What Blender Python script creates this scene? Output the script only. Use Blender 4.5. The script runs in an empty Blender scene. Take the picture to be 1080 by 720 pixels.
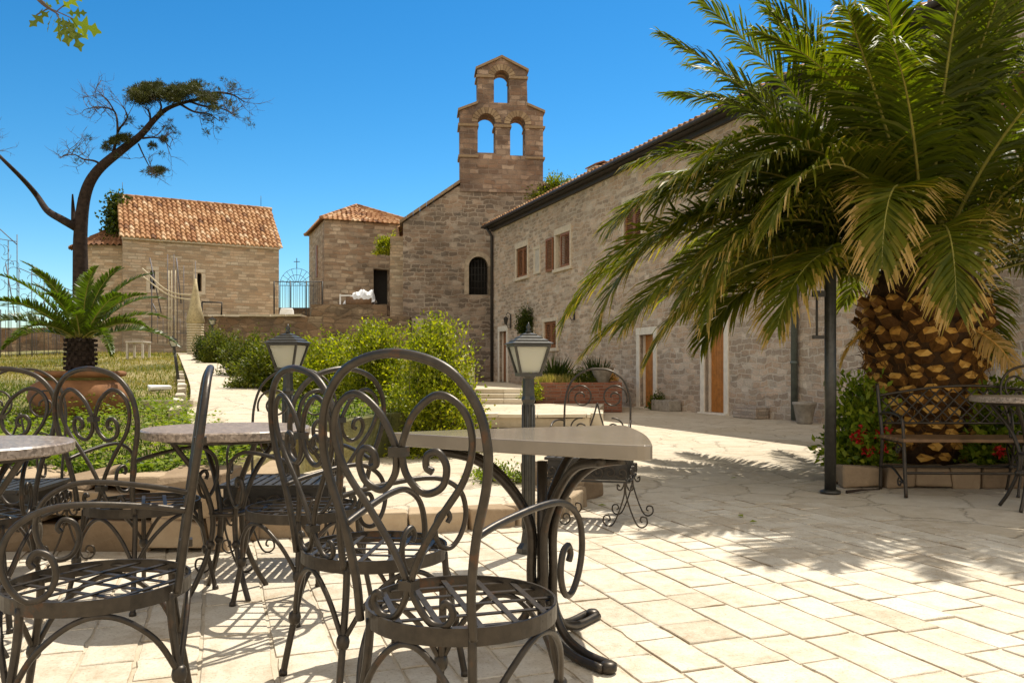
import bpy, bmesh, math, random
import numpy as np
from mathutils import Vector, Matrix

random.seed(7)
RNG = np.random.default_rng(7)
PI = math.pi
scene = bpy.context.scene
COL = scene.collection

# ------------------------------------------------------------------ helpers
H, F = 1.05, 864.0            # eye height, focal length in photo pixels
def at(px, py, Y):            # photo pixel + distance -> point
    return Vector(((px - 540) * Y / F, Y, H - (py - 390) * Y / F))

def link(o, parent=None):
    COL.objects.link(o)
    if parent is not None:
        o.parent = parent
    return o

def tag(o, label=None, cat=None, group=None, kind=None):
    if label: o['label'] = label
    if cat: o['category'] = cat
    if group: o['group'] = group
    if kind: o['kind'] = kind
    return o

def thing(name, label, cat, loc=(0, 0, 0), rz=0.0, group=None):
    o = bpy.data.objects.new(name, None)
    o.empty_display_size = 0.1
    COL.objects.link(o)
    o.location = loc
    o.rotation_euler = (0, 0, rz)
    return tag(o, label, cat, group)

def dup(root, loc, rz, label, scale=None):
    r = root.copy(); COL.objects.link(r)
    r.location = loc; r.rotation_euler = (0, 0, rz); r['label'] = label
    if scale: r.scale = (scale,) * 3
    for ch in list(root.children):
        c = ch.copy(); COL.objects.link(c); c.parent = r
        for g in list(ch.children):
            d = g.copy(); COL.objects.link(d); d.parent = c
    return r

def catmull(pts, n=8, closed=False):
    P = [Vector(p) for p in pts]
    out = []
    m = len(P)
    rng = range(m) if closed else range(m - 1)
    for i in rng:
        if closed:
            p0, p1, p2, p3 = P[(i - 1) % m], P[i], P[(i + 1) % m], P[(i + 2) % m]
        else:
            p1, p2 = P[i], P[i + 1]
            p0 = P[i - 1] if i > 0 else p1 * 2 - p2
            p3 = P[i + 2] if i + 2 < m else p2 * 2 - p1
        for k in range(n):
            t = k / n
            out.append(0.5 * ((2 * p1) + (p2 - p0) * t + (2 * p0 - 5 * p1 + 4 * p2 - p3) * t * t
                              + (3 * p1 - p0 - 3 * p2 + p3) * t ** 3))
    if not closed:
        out.append(P[-1])
    return out

class MB:
    """collects geometry and links it as ONE mesh object"""
    def __init__(self):
        self.v = []; self.f = []; self.m = []; self.t = []; self.s = []
    def add(self, vs, fs, mat=0, tone=0.5, smooth=False):
        b = len(self.v)
        self.v.extend([tuple(p) for p in vs])
        for f in fs:
            self.f.append([i + b for i in f]); self.m.append(mat); self.t.append(tone); self.s.append(smooth)
    def box(self, c, s, rz=0.0, mat=0, tone=0.5, jit=0.0, M=None, taper=1.0):
        hx, hy, hz = s[0] / 2, s[1] / 2, s[2] / 2
        R = Matrix.Rotation(rz, 3, 'Z')
        vs = []
        for z in (-hz, hz):
            k = taper if z > 0 else 1.0
            for x, y in ((-hx, -hy), (hx, -hy), (hx, hy), (-hx, hy)):
                p = Vector((x * k, y * k, z))
                if jit: p += Vector((random.uniform(-jit, jit) for _ in range(3)))
                p = R @ p + Vector(c)
                if M is not None: p = M @ p
                vs.append(p)
        self.add(vs, [(3, 2, 1, 0), (4, 5, 6, 7), (0, 1, 5, 4), (1, 2, 6, 5), (2, 3, 7, 6), (3, 0, 4, 7)], mat, tone)
    def tube(self, pts, r, n=8, closed=False, mat=0, tone=0.5, flat=None, smooth=True):
        P = [Vector(p) for p in pts]
        Q = [P[0]]
        for p in P[1:]:
            if (p - Q[-1]).length > 1e-5: Q.append(p)
        P = Q
        m = len(P)
        if m < 2: return
        if not callable(r):
            r0 = r; rf = (lambda t: r0)
        else: rf = r
        tang = []
        for i in range(m):
            a = P[(i - 1) % m] if (closed or i > 0) else P[0]
            b = P[(i + 1) % m] if (closed or i < m - 1) else P[-1]
            d = (b - a)
            tang.append(d.normalized() if d.length > 1e-9 else Vector((0, 0, 1)))
        up = Vector((0, 0, 1)) if abs(tang[0].z) < 0.9 else Vector((1, 0, 0))
        nrm = (up - tang[0] * up.dot(tang[0])).normalized()
        vs = []
        for i in range(m):
            nrm = nrm - tang[i] * nrm.dot(tang[i])
            if nrm.length < 1e-6:
                nrm = tang[i].orthogonal()
            nrm.normalize()
            bi = tang[i].cross(nrm)
            rr = rf(i / (m - 1))
            for k in range(n):
                a = 2 * PI * (k + 0.5) / n
                vs.append(P[i] + nrm * (math.cos(a) * rr) + bi * (math.sin(a) * rr))
        fs = []
        last = m if closed else m - 1
        for i in range(last):
            j = (i + 1) % m
            for k in range(n):
                k2 = (k + 1) % n
                fs.append((i * n + k, i * n + k2, j * n + k2, j * n + k))
        if not closed:
            fs.append(tuple(reversed(range(n))))
            fs.append(tuple((m - 1) * n + k for k in range(n)))
        self.add(vs, fs, mat, tone, smooth)
    def lathe(self, prof, c=(0, 0, 0), n=24, mat=0, tone=0.5, smooth=True, rot=0.0, M=None):
        vs = []
        for (r, z) in prof:
            for k in range(n):
                a = 2 * PI * k / n + rot
                p = Vector((c[0] + r * math.cos(a), c[1] + r * math.sin(a), c[2] + z))
                if M is not None: p = M @ p
                vs.append(p)
        fs = []
        for i in range(len(prof) - 1):
            for k in range(n):
                k2 = (k + 1) % n
                fs.append((i * n + k, i * n + k2, (i + 1) * n + k2, (i + 1) * n + k))
        fs.append(tuple(reversed(range(n))))
        fs.append(tuple((len(prof) - 1) * n + k for k in range(n)))
        self.add(vs, fs, mat, tone, smooth)
    def poly(self, outline, z0, z1, mat=0, tone=0.5):
        n = len(outline)
        vs = [(x, y, z0) for x, y in outline] + [(x, y, z1) for x, y in outline]
        fs = [tuple(reversed(range(n))), tuple(range(n, 2 * n))]
        fs += [(i, (i + 1) % n, n + (i + 1) % n, n + i) for i in range(n)]
        self.add(vs, fs, mat, tone)
    def build(self, name, mats, parent=None, bevel=0.0, loc=None, rz=None):
        me = bpy.data.meshes.new(name)
        me.from_pydata(self.v, [], self.f)
        if not isinstance(mats, (list, tuple)): mats = [mats]
        for m in mats: me.materials.append(m)
        n = len(self.f)
        me.polygons.foreach_set('material_index', self.m)
        me.polygons.foreach_set('use_smooth', self.s)
        at_ = me.attributes.new('tone', 'FLOAT', 'FACE')
        at_.data.foreach_set('value', self.t)
        me.update()
        o = bpy.data.objects.new(name, me)
        link(o, parent)
        if loc is not None: o.location = loc
        if rz is not None: o.rotation_euler = (0, 0, rz)
        if bevel:
            b = o.modifiers.new('bevel', 'BEVEL'); b.width = bevel; b.segments = 2; b.limit_method = 'ANGLE'
        return o

def npmesh(name, verts, faces, tones, mats, parent=None, midx=None, smooth=False):
    """verts (N,3), faces (M,4) all quads"""
    me = bpy.data.meshes.new(name)
    N, M = len(verts), len(faces)
    k = faces.shape[1]
    me.vertices.add(N); me.loops.add(M * k); me.polygons.add(M)
    me.vertices.foreach_set('co', np.asarray(verts, dtype=np.float32).ravel())
    me.loops.foreach_set('vertex_index', np.asarray(faces, dtype=np.int32).ravel())
    me.polygons.foreach_set('loop_start', np.arange(0, M * k, k, dtype=np.int32))
    me.polygons.foreach_set('loop_total', np.full(M, k, dtype=np.int32))
    if not isinstance(mats, (list, tuple)): mats = [mats]
    for m in mats: me.materials.append(m)
    if midx is not None: me.polygons.foreach_set('material_index', np.asarray(midx, dtype=np.int32))
    if smooth: me.polygons.foreach_set('use_smooth', np.ones(M, dtype=bool))
    a = me.attributes.new('tone', 'FLOAT', 'FACE')
    a.data.foreach_set('value', np.asarray(tones, dtype=np.float32))
    me.update(calc_edges=True)
    me.validate()
    o = bpy.data.objects.new(name, me)
    return link(o, parent)

def norm(a): return a / np.maximum(np.linalg.norm(a, axis=-1, keepdims=True), 1e-9)

def leaf_quads(C, D, N_, L, W):
    """rhombic folded leaves: base C, direction D, normal N_, arrays; returns verts, faces"""
    D = norm(D); S = norm(np.cross(D, N_)); U = np.cross(S, D)
    n = len(C)
    L = np.broadcast_to(np.asarray(L, float), (n,))[:, None]; W = np.broadcast_to(np.asarray(W, float), (n,))[:, None]
    mid = C + D * L * 0.45
    V = np.stack([C, mid + S * W * .5 + U * W * .12, C + D * L - U * L * .08, mid - S * W * .5 + U * W * .12], 1).reshape(-1, 3)
    Fc = np.arange(4 * n).reshape(n, 4)
    return V, Fc

def prism(name, outer, holes, depth, mat, parent=None, y0=0.0):
    """outline in local x,z; thickness along +y from y0"""
    cu = bpy.data.curves.new(name, 'CURVE'); cu.dimensions = '2D'; cu.fill_mode = 'BOTH'; cu.extrude = depth / 2
    for pl in [outer] + list(holes):
        sp = cu.splines.new('POLY'); sp.points.add(len(pl) - 1)
        for i, (x, z) in enumerate(pl): sp.points[i].co = (x, z, 0, 1)
        sp.use_cyclic_u = True
    tmp = bpy.data.objects.new('tmp_' + name, cu); COL.objects.link(tmp)
    dg = bpy.context.evaluated_depsgraph_get(); dg.update()
    me = bpy.data.meshes.new_from_object(tmp.evaluated_get(dg))
    bpy.data.objects.remove(tmp); bpy.data.curves.remove(cu)
    for v in me.vertices:
        x, y, z = v.co
        v.co = (x, y0 + depth / 2 - z, y)
    bm = bmesh.new(); bm.from_mesh(me)
    bmesh.ops.remove_doubles(bm, verts=bm.verts, dist=1e-5)
    bmesh.ops.recalc_face_normals(bm, faces=bm.faces)
    for f in bm.faces: f.smooth = False
    bm.to_mesh(me); bm.free()
    me.name = name
    me.materials.clear(); me.materials.append(mat)
    o = bpy.data.objects.new(name, me)
    return link(o, parent)

def arch(cx, z0, zs, hw, n=12):     # arched opening outline: base z0, springing zs, half width
    return [(cx - hw, z0), (cx + hw, z0)] + [(cx + hw * math.cos(PI * k / n), zs + hw * math.sin(PI * k / n)) for k in range(n + 1)]

def rect(x0, z0, x1, z1): return [(x0, z0), (x1, z0), (x1, z1), (x0, z1)]

def spiral(r0, r1, a0, a1, n=24):
    return [((r0 + (r1 - r0) * k / n) * math.cos(a0 + (a1 - a0) * k / n), (r0 + (r1 - r0) * k / n) * math.sin(a0 + (a1 - a0) * k / n)) for k in range(n + 1)]

# ------------------------------------------------------------------ materials
def newmat(name):
    m = bpy.data.materials.new(name); m.use_nodes = True
    nt = m.node_tree; nt.nodes.clear()
    out = nt.nodes.new('ShaderNodeOutputMaterial')
    b = nt.nodes.new('ShaderNodeBsdfPrincipled')
    nt.links.new(b.outputs[0], out.inputs[0])
    return m, nt, b, out

def node(nt, t, **kw):
    n = nt.nodes.new(t)
    for k, v in kw.items():
        if k == 'inp':
            for kk, vv in v.items(): n.inputs[kk].default_value = vv
        else: setattr(n, k, v)
    return n

def ramp(nt, fac, stops, interp='LINEAR'):
    r = nt.nodes.new('ShaderNodeValToRGB'); r.color_ramp.interpolation = interp
    el = r.color_ramp.elements
    while len(el) < len(stops): el.new(0.5)
    for e, (p, c) in zip(el, stops):
        e.position = p; e.color = (c[0], c[1], c[2], 1)
    nt.links.new(fac, r.inputs[0])
    return r.outputs[0]

def noise(nt, vec, scale, detail=4, rough=0.55, dist=0.0):
    n = nt.nodes.new('ShaderNodeTexNoise'); n.inputs['Scale'].default_value = scale
    n.inputs['Detail'].default_value = detail; n.inputs['Roughness'].default_value = rough
    n.inputs['Distortion'].default_value = dist
    if vec is not None: nt.links.new(vec, n.inputs['Vector'])
    return n

def mix(nt, a, b, fac, mode='MIX'):
    m = nt.nodes.new('ShaderNodeMix'); m.data_type = 'RGBA'; m.blend_type = mode
    def put(sock, v):
        if hasattr(v, 'node'): nt.links.new(v, sock)
        elif isinstance(v, (int, float)): sock.default_value = v
        else: sock.default_value = (v[0], v[1], v[2], 1)
    put(m.inputs[0], fac); put(m.inputs[6], a); put(m.inputs[7], b)
    return m.outputs[2]

def mth(nt, op, a, b=None, clamp=False):
    m = nt.nodes.new('ShaderNodeMath'); m.operation = op; m.use_clamp = clamp
    for i, v in enumerate((a, b)):
        if v is None: continue
        if hasattr(v, 'node'): nt.links.new(v, m.inputs[i])
        else: m.inputs[i].default_value = v
    return m.outputs[0]

def bump(nt, b, h, strength=0.5, dist=0.02):
    n = nt.nodes.new('ShaderNodeBump'); n.inputs['Strength'].default_value = strength; n.inputs['Distance'].default_value = dist
    nt.links.new(h, n.inputs['Height']); nt.links.new(n.outputs[0], b.inputs['Normal'])

def plain(name, col, rough=0.6, metal=0.0, var=0.25, scale=12, bmp=0.15, spec=0.5, spots=None):
    m, nt, b, _ = newmat(name)
    tc = node(nt, 'ShaderNodeTexCoord')
    n = noise(nt, tc.outputs['Object'], scale, 6, 0.6)
    lo = [c * (1 - var) for c in col]; hi = [min(1, c * (1 + var)) for c in col]
    c = ramp(nt, n.outputs['Fac'], [(0.3, lo), (0.7, hi)])
    if spots:
        n2 = noise(nt, tc.outputs['Object'], spots[1], 4, 0.7)
        f = ramp(nt, n2.outputs['Fac'], [(spots[2], (0, 0, 0)), (spots[2] + .08, (1, 1, 1))])
        c = mix(nt, c, spots[0], f)
    nt.links.new(c, b.inputs['Base Color'])
    b.inputs['Metallic'].default_value = metal
    b.inputs['Specular IOR Level'].default_value = spec
    nr = noise(nt, tc.outputs['Object'], scale * 2.3, 4)
    rr = nt.nodes.new('ShaderNodeMapRange'); rr.inputs[3].default_value = rough * .8; rr.inputs[4].default_value = min(1, rough * 1.2)
    nt.links.new(nr.outputs['Fac'], rr.inputs[0]); nt.links.new(rr.outputs[0], b.inputs['Roughness'])
    if bmp: bump(nt, b, n.outputs['Fac'], bmp, 0.01)
    return m

def masonry(name, c1, c2, mortar, bw=0.4, bh=0.22, ms=0.014, distort=0.04, stain=(.10, .085, .07), stain_amt=.5, dark=None, rubble=0.0, bs=0.8):
    m, nt, b, _ = newmat(name)
    tc = node(nt, 'ShaderNodeTexCoord')
    sx = node(nt, 'ShaderNodeSeparateXYZ'); nt.links.new(tc.outputs['Object'], sx.inputs[0])
    sn = node(nt, 'ShaderNodeSeparateXYZ'); nt.links.new(tc.outputs['Normal'], sn.inputs[0])
    f = mth(nt, 'GREATER_THAN', mth(nt, 'ABSOLUTE', sn.outputs[0]), 0.7)
    u = mth(nt, 'ADD', mth(nt, 'MULTIPLY', sx.outputs[0], mth(nt, 'SUBTRACT', 1.0, f)), mth(nt, 'MULTIPLY', sx.outputs[1], f))
    ft = mth(nt, 'GREATER_THAN', mth(nt, 'ABSOLUTE', sn.outputs[2]), 0.7)
    v = mth(nt, 'ADD', mth(nt, 'MULTIPLY', sx.outputs[2], mth(nt, 'SUBTRACT', 1.0, ft)), mth(nt, 'MULTIPLY', sx.outputs[1], ft))
    cb = node(nt, 'ShaderNodeCombineXYZ'); nt.links.new(u, cb.inputs[0]); nt.links.new(v, cb.inputs[1])
    nd = noise(nt, cb.outputs[0], 2.4, 4)
    off = node(nt, 'ShaderNodeVectorMath', operation='SUBTRACT'); nt.links.new(nd.outputs['Color'], off.inputs[0]); off.inputs[1].default_value = (.5, .5, .5)
    sc = node(nt, 'ShaderNodeVectorMath', operation='SCALE'); nt.links.new(off.outputs[0], sc.inputs[0]); sc.inputs['Scale'].default_value = distort * 4
    ad = node(nt, 'ShaderNodeVectorMath', operation='ADD'); nt.links.new(cb.outputs[0], ad.inputs[0]); nt.links.new(sc.outputs[0], ad.inputs[1])
    br = node(nt, 'ShaderNodeTexBrick'); nt.links.new(ad.outputs[0], br.inputs['Vector'])
    br.offset = 0.43; br.squash = 1.35; br.squash_frequency = 3; br.offset_frequency = 2
    for k, vv in (('Scale', 1.0), ('Brick Width', bw), ('Row Height', bh), ('Mortar Size', ms), ('Mortar Smooth', .35), ('Bias', 0.0)):
        br.inputs[k].default_value = vv
    br.inputs['Color1'].default_value = (0, 0, 0, 1); br.inputs['Color2'].default_value = (1, 1, 1, 1); br.inputs['Mortar'].default_value = (.5, .5, .5, 1)
    # stone-by-stone irregular cells
    mp = node(nt, 'ShaderNodeVectorMath', operation='MULTIPLY'); nt.links.new(ad.outputs[0], mp.inputs[0]); mp.inputs[1].default_value = (1 / bw, 1 / bh, 1)
    vo = node(nt, 'ShaderNodeTexVoronoi', feature='F1'); vo.voronoi_dimensions = '2D'; vo.inputs['Scale'].default_value = .75; nt.links.new(mp.outputs[0], vo.inputs['Vector'])
    vs = node(nt, 'ShaderNodeSeparateColor'); nt.links.new(vo.outputs['Color'], vs.inputs[0])
    ve = node(nt, 'ShaderNodeTexVoronoi', feature='DISTANCE_TO_EDGE'); ve.voronoi_dimensions = '2D'; ve.inputs['Scale'].default_value = .75; nt.links.new(mp.outputs[0], ve.inputs['Vector'])
    edge = ramp(nt, ve.outputs['Distance'], [(0.02, (1, 1, 1)), (0.11, (0, 0, 0))])
    bsep = node(nt, 'ShaderNodeSeparateColor'); nt.links.new(br.outputs['Color'], bsep.inputs[0])
    tone = mix(nt, bsep.outputs[0], vs.outputs[0], .25 + .3 * rubble)
    col = ramp(nt, tone, [(.12, [k * .72 for k in c1]), (.38, c1), (.62, col_avg(c1, c2)), (.88, c2)])
    hue = mix(nt, col, (col_avg(c1, c2)[0] * 1.25, col_avg(c1, c2)[1] * .95, col_avg(c1, c2)[2] * .75), mth(nt, 'MULTIPLY', vs.outputs[1], .45))
    if dark:
        pick = mth(nt, 'GREATER_THAN', bsep.outputs[0], .8)
        hue = mix(nt, hue, dark, mth(nt, 'MULTIPLY', pick, .7))
    mort = mix(nt, br.outputs['Fac'], edge, rubble if rubble > .6 else 0.0)
    fine = noise(nt, cb.outputs[0], 26, 6, 0.65)
    finec = ramp(nt, fine.outputs['Fac'], [(0.25, (.6, .6, .6)), (0.75, (1.3, 1.3, 1.3))])
    hue = mix(nt, hue, finec, .8, 'MULTIPLY')
    breaks = noise(nt, cb.outputs[0], 3.1, 4, .6)
    mf = mix(nt, mort, (0, 0, 0), mth(nt, 'MULTIPLY', breaks.outputs['Fac'], .6))
    col2 = mix(nt, hue, mortar, mf)
    st = noise(nt, cb.outputs[0], .55, 6, .65)
    sf = ramp(nt, st.outputs['Fac'], [(0.42, (0, 0, 0)), (0.72, (1, 1, 1))])
    col3 = mix(nt, col2, stain, mth(nt, 'MULTIPLY', sf, stain_amt))
    nt.links.new(col3, b.inputs['Base Color'])
    b.inputs['Roughness'].default_value = .92; b.inputs['Specular IOR Level'].default_value = .2
    h = mth(nt, 'ADD', mth(nt, 'MULTIPLY', mth(nt, 'SUBTRACT', 1.0, mort), .6), mth(nt, 'ADD', mth(nt, 'MULTIPLY', fine.outputs['Fac'], .5), mth(nt, 'MULTIPLY', vs.outputs[1], .35)))
    bump(nt, b, h, bs, .04)
    return m

def col_avg(a, b): return [(x + y) / 2 for x, y in zip(a, b)]

def foliage(name, stops, trans=0.35, rough=.5, spec=.4, tcol=(1.0, 1.15, .5)):
    m, nt, b, out = newmat(name)
    a = node(nt, 'ShaderNodeAttribute', attribute_name='tone')
    c = ramp(nt, a.outputs['Fac'], stops)
    nt.links.new(c, b.inputs['Base Color'])
    b.inputs['Roughness'].default_value = rough; b.inputs['Specular IOR Level'].default_value = spec
    tr = node(nt, 'ShaderNodeBsdfTranslucent')
    tcx = mix(nt, c, tcol, 1.0, 'MULTIPLY')
    nt.links.new(tcx, tr.inputs[0])
    ms = node(nt, 'ShaderNodeMixShader'); ms.inputs[0].default_value = trans
    nt.links.new(b.outputs[0], ms.inputs[1]); nt.links.new(tr.outputs[0], ms.inputs[2]); nt.links.new(ms.outputs[0], out.inputs[0])
    return m

def toned(name, stops, rough=.85, scale=18, bmp=.4, spec=.25, nvar=.5, bdist=.01):
    m, nt, b, _ = newmat(name)
    a = node(nt, 'ShaderNodeAttribute', attribute_name='tone')
    tc = node(nt, 'ShaderNodeTexCoord')
    n = noise(nt, tc.outputs['Object'], scale, 6, .65)
    f = mth(nt, 'ADD', a.outputs['Fac'], mth(nt, 'MULTIPLY', mth(nt, 'SUBTRACT', n.outputs['Fac'], .5), nvar))
    nt.links.new(ramp(nt, f, stops), b.inputs['Base Color'])
    b.inputs['Roughness'].default_value = rough; b.inputs['Specular IOR Level'].default_value = spec
    bump(nt, b, n.outputs['Fac'], bmp, bdist)
    return m

M = {}
M['iron'] = plain('wrought_iron', (.048, .038, .028), .4, .55, .3, 30, .12, .5, ((.085, .045, .024), 11, .60))
M['iron_dark'] = plain('black_iron', (.030, .026, .022), .5, .3, .3, 25, .1)
M['lamp_metal'] = plain('lamp_paint', (.05, .047, .04), .38, .4, .3, 20, .1)
M['granite'] = None
M['facade'] = masonry('house_masonry', (.43, .34, .255), (.76, .65, .525), (.62, .53, .42), .27, .135, .018, .07, (.35, .26, .185), .55, (.26, .19, .135), .3)
M['church'] = masonry('church_masonry', (.22, .175, .135), (.58, .485, .39), (.44, .365, .29), .36, .19, .026, .085, (.10, .078, .062), .7, (.085, .066, .054), .35)
M['gable'] = masonry('belfry_masonry', (.19, .135, .105), (.64, .51, .40), (.25, .19, .15), .42, .22, .026, .05, (.085, .06, .048), .9, (.20, .13, .09), .2)
M['chapel'] = masonry('chapel_masonry', (.40, .32, .225), (.64, .54, .41), (.36, .29, .21), .36, .135, .014, .03, (.28, .22, .155), .4, None, .1)
M['towerm'] = masonry('tower_masonry', (.22, .17, .125), (.66, .56, .43), (.34, .275, .205), .42, .2, .024, .05, (.16, .13, .10), .6, None, .25)
M['wallm'] = masonry('terrace_wall_masonry', (.17, .12, .08), (.40, .30, .20), (.15, .11, .075), .4, .2, .02, .06, (.09, .07, .055), .6, None, .7)
M['dress'] = plain('dressed_stone', (.60, .51, .39), .85, 0, .15, 8, .25, .2)
M['shutter'] = plain('brown_shutter', (.26, .105, .038), .5, 0, .3, 14, .1)
M['door'] = plain('door_wood', (.42, .16, .03), .5, 0, .25, 9, .15)
M['doorstone'] = plain('white_doorstone', (.74, .67, .56), .85, 0, .12, 8, .25, .2)
M['surround'] = plain('arch_stone', (.40, .32, .235), .9, 0, .3, 6, .3, .2)
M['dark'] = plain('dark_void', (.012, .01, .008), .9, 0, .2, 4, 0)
M['glass'] = plain('milky_glass', (.62, .60, .50), .25, 0, .08, 6, 0, .6)
M['pipe'] = plain('green_downpipe', (.10, .115, .10), .5, .1, .25, 10, .1)
M['darkpipe'] = plain('dark_downpipe', (.035, .03, .028), .5, .2, .25, 10, .1)
M['brick'] = masonry('red_brick', (.22, .09, .055), (.34, .16, .10), (.30, .24, .19), .24, .075, .01, .01, (.13, .08, .06), .5, None, 0)
M['terracotta'] = plain('terracotta', (.23, .105, .045), .8, 0, .3, 7, .2, .25, ((.14, .075, .045), 4, .58))
M['stone'] = toned('field_stone', [(0, (.19, .13, .08)), (.5, (.36, .265, .17)), (1, (.54, .43, .30))], .95, 9, .8, .15, .6, .02)
M['palestone'] = toned('pale_kerb_stone', [(0, (.33, .27, .19)), (.5, (.52, .45, .34)), (1, (.66, .59, .48))], .95, 8, .7, .15, .6, .02)
M['white'] = plain('white_plastic', (.78, .78, .77), .5, 0, .06, 6, .05)
M['cloth'] = plain('white_sheet', (.72, .73, .76), .8, 0, .12, 3, .3)
M['wood'] = plain('bench_wood', (.16, .085, .035), .55, 0, .35, 10, .2)
M['tile'] = toned('roof_tile', [(0, (.14, .07, .04)), (.35, (.31, .15, .07)), (.7, (.44, .25, .125)), (1, (.55, .39, .25))], .9, 14, .3, .2, .5)
M['bark'] = plain('pine_bark', (.038, .026, .020), .95, 0, .5, 9, .8, .15)
M['twig'] = plain('grey_twig', (.12, .095, .085), .9, 0, .3, 9, .3, .15)
M['palmfibre'] = plain('palm_fibre', (.05, .028, .014), .95, 0, .5, 18, .9, .1)
M['stub'] = toned('palm_leaf_base', [(0, (.06, .028, .010)), (.3, (.16, .072, .018)), (.6, (.55, .28, .055)), (1, (.74, .47, .14))], .8, 20, .4, .2, .5)
M['palmleaf'] = foliage('palm_leaflet', [(0, (.028, .040, .004)), (.35, (.080, .100, .008)), (.6, (.16, .160, .014)), (.8, (.34, .23, .06)), (1, (.54, .36, .15))], .43, .48, .25, (1.6, 1.75, .3))
M['rachis'] = plain('palm_rachis', (.28, .25, .05), .5, 0, .25, 6, .1)
M['cycad'] = foliage('cycad_leaf', [(0, (.03, .05, .004)), (.5, (.085, .12, .008)), (1, (.18, .20, .018))], .4, .4, .5, (1.3, 1.6, .4))
M['pine'] = foliage('pine_needle', [(0, (.025, .034, .010)), (.5, (.060, .068, .018)), (1, (.12, .115, .035))], .2, .6, .2)
M['bushleaf'] = foliage('bush_leaf', [(0, (.055, .085, .005)), (.5, (.22, .25, .010)), (1, (.50, .46, .02))], .45, .5, .35, (1.3, 1.4, .3))
M['hedgeleaf'] = foliage('hedge_leaf', [(0, (.025, .045, .004)), (.5, (.08, .105, .007)), (1, (.20, .20, .012))], .4, .5, .35)
M['grass'] = foliage('grass_blade', [(0, (.05, .09, .008)), (.4, (.12, .17, .015)), (.65, (.30, .25, .06)), (1, (.52, .39, .15))], .35, .6, .15)
M['cover'] = foliage('clover_leaf', [(0, (.06, .11, .006)), (.5, (.19, .25, .012)), (1, (.36, .38, .03))], .45, .5, .3)
M['figleaf'] = foliage('oak_leaf', [(0, (.05, .09, .008)), (1, (.15, .19, .02))], .45, .4, .4, (1.5, 1.5, .3))
M['petal'] = foliage('red_petal', [(0, (.55, .012, .012)), (1, (.75, .05, .04))], .3, .5, .3, (1, .8, .8))
M['bulb'] = plain('bulb_glass', (.75, .72, .30), .3, 0, .05, 5, 0)
M['wire'] = plain('wire_frame', (.13, .12, .13), .6, .2, .2, 5, 0)
M['rope'] = plain('pale_rope', (.55, .47, .33), .8, 0, .2, 20, .2)
M['wicker'] = plain('straw_wicker', (.46, .37, .21), .85, 0, .3, 16, .5)
M['greystone'] = plain('grey_trough', (.33, .29, .24), .9, 0, .3, 9, .4, .2)
M['plaster'] = plain('pale_render', (.50, .45, .38), .9, 0, .15, 5, .2, .2)

def granite():
    m, nt, b, _ = newmat('granite_top')
    tc = node(nt, 'ShaderNodeTexCoord')
    v = node(nt, 'ShaderNodeTexVoronoi'); v.inputs['Scale'].default_value = 95; nt.links.new(tc.outputs['Object'], v.inputs['Vector'])
    s = node(nt, 'ShaderNodeSeparateColor'); nt.links.new(v.outputs['Color'], s.inputs[0])
    c = ramp(nt, s.outputs[0], [(0, (.07, .052, .042)), (.35, (.20, .155, .125)), (.7, (.31, .245, .195)), (1, (.44, .36, .30))])
    n = noise(nt, tc.outputs['Object'], 6, 5)
    c = mix(nt, c, (.30, .23, .175), mth(nt, 'MULTIPLY', n.outputs['Fac'], .6))
    nt.links.new(c, b.inputs['Base Color']); b.inputs['Roughness'].default_value = .3; b.inputs['Specular IOR Level'].default_value = .5
    bump(nt, b, n.outputs['Fac'], .03, .01)
    return m
M['granite'] = granite()
M['tabletop'] = plain('tabletop_stone', (.24, .20, .155), .14, 0, .12, 5, .0, .5)

def slab_mat():
    m, nt, b, _ = newmat('limestone_slab')
    a = node(nt, 'ShaderNodeAttribute', attribute_name='tone')
    tc = node(nt, 'ShaderNodeTexCoord')
    n1 = noise(nt, tc.outputs['Object'], 2.3, 6, .65); n2 = noise(nt, tc.outputs['Object'], 22, 8, .7); n3 = noise(nt, tc.outputs['Object'], 90, 4, .7)
    f = mth(nt, 'ADD', a.outputs['Fac'], mth(nt, 'MULTIPLY', mth(nt, 'SUBTRACT', n2.outputs['Fac'], .5), .55))
    c = ramp(nt, f, [(0, (.22, .155, .09)), (.3, (.43, .35, .25)), (.6, (.61, .545, .44)), (1, (.71, .65, .55))])
    st = ramp(nt, n1.outputs['Fac'], [(.45, (0, 0, 0)), (.75, (1, 1, 1))])
    c = mix(nt, c, (.42, .32, .21), mth(nt, 'MULTIPLY', st, .55))
    pit = ramp(nt, n3.outputs['Fac'], [(.30, (.50, .44, .35)), (.46, (1, 1, 1))])
    c = mix(nt, c, pit, .8, 'MULTIPLY')
    n4 = noise(nt, tc.outputs['Object'], 6.5, 7, .7, .6)
    gr = ramp(nt, n4.outputs['Fac'], [(.34, (.62, .53, .41)), (.52, (1, 1, 1))])
    c = mix(nt, c, gr, .5, 'MULTIPLY')
    nt.links.new(c, b.inputs['Base Color']); b.inputs['Roughness'].default_value = .72; b.inputs['Specular IOR Level'].default_value = .35
    h = mth(nt, 'ADD', n2.outputs['Fac'], mth(nt, 'MULTIPLY', n3.outputs['Fac'], .3))
    bump(nt, b, h, .35, .015)
    return m
M['slab'] = slab_mat()

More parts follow.
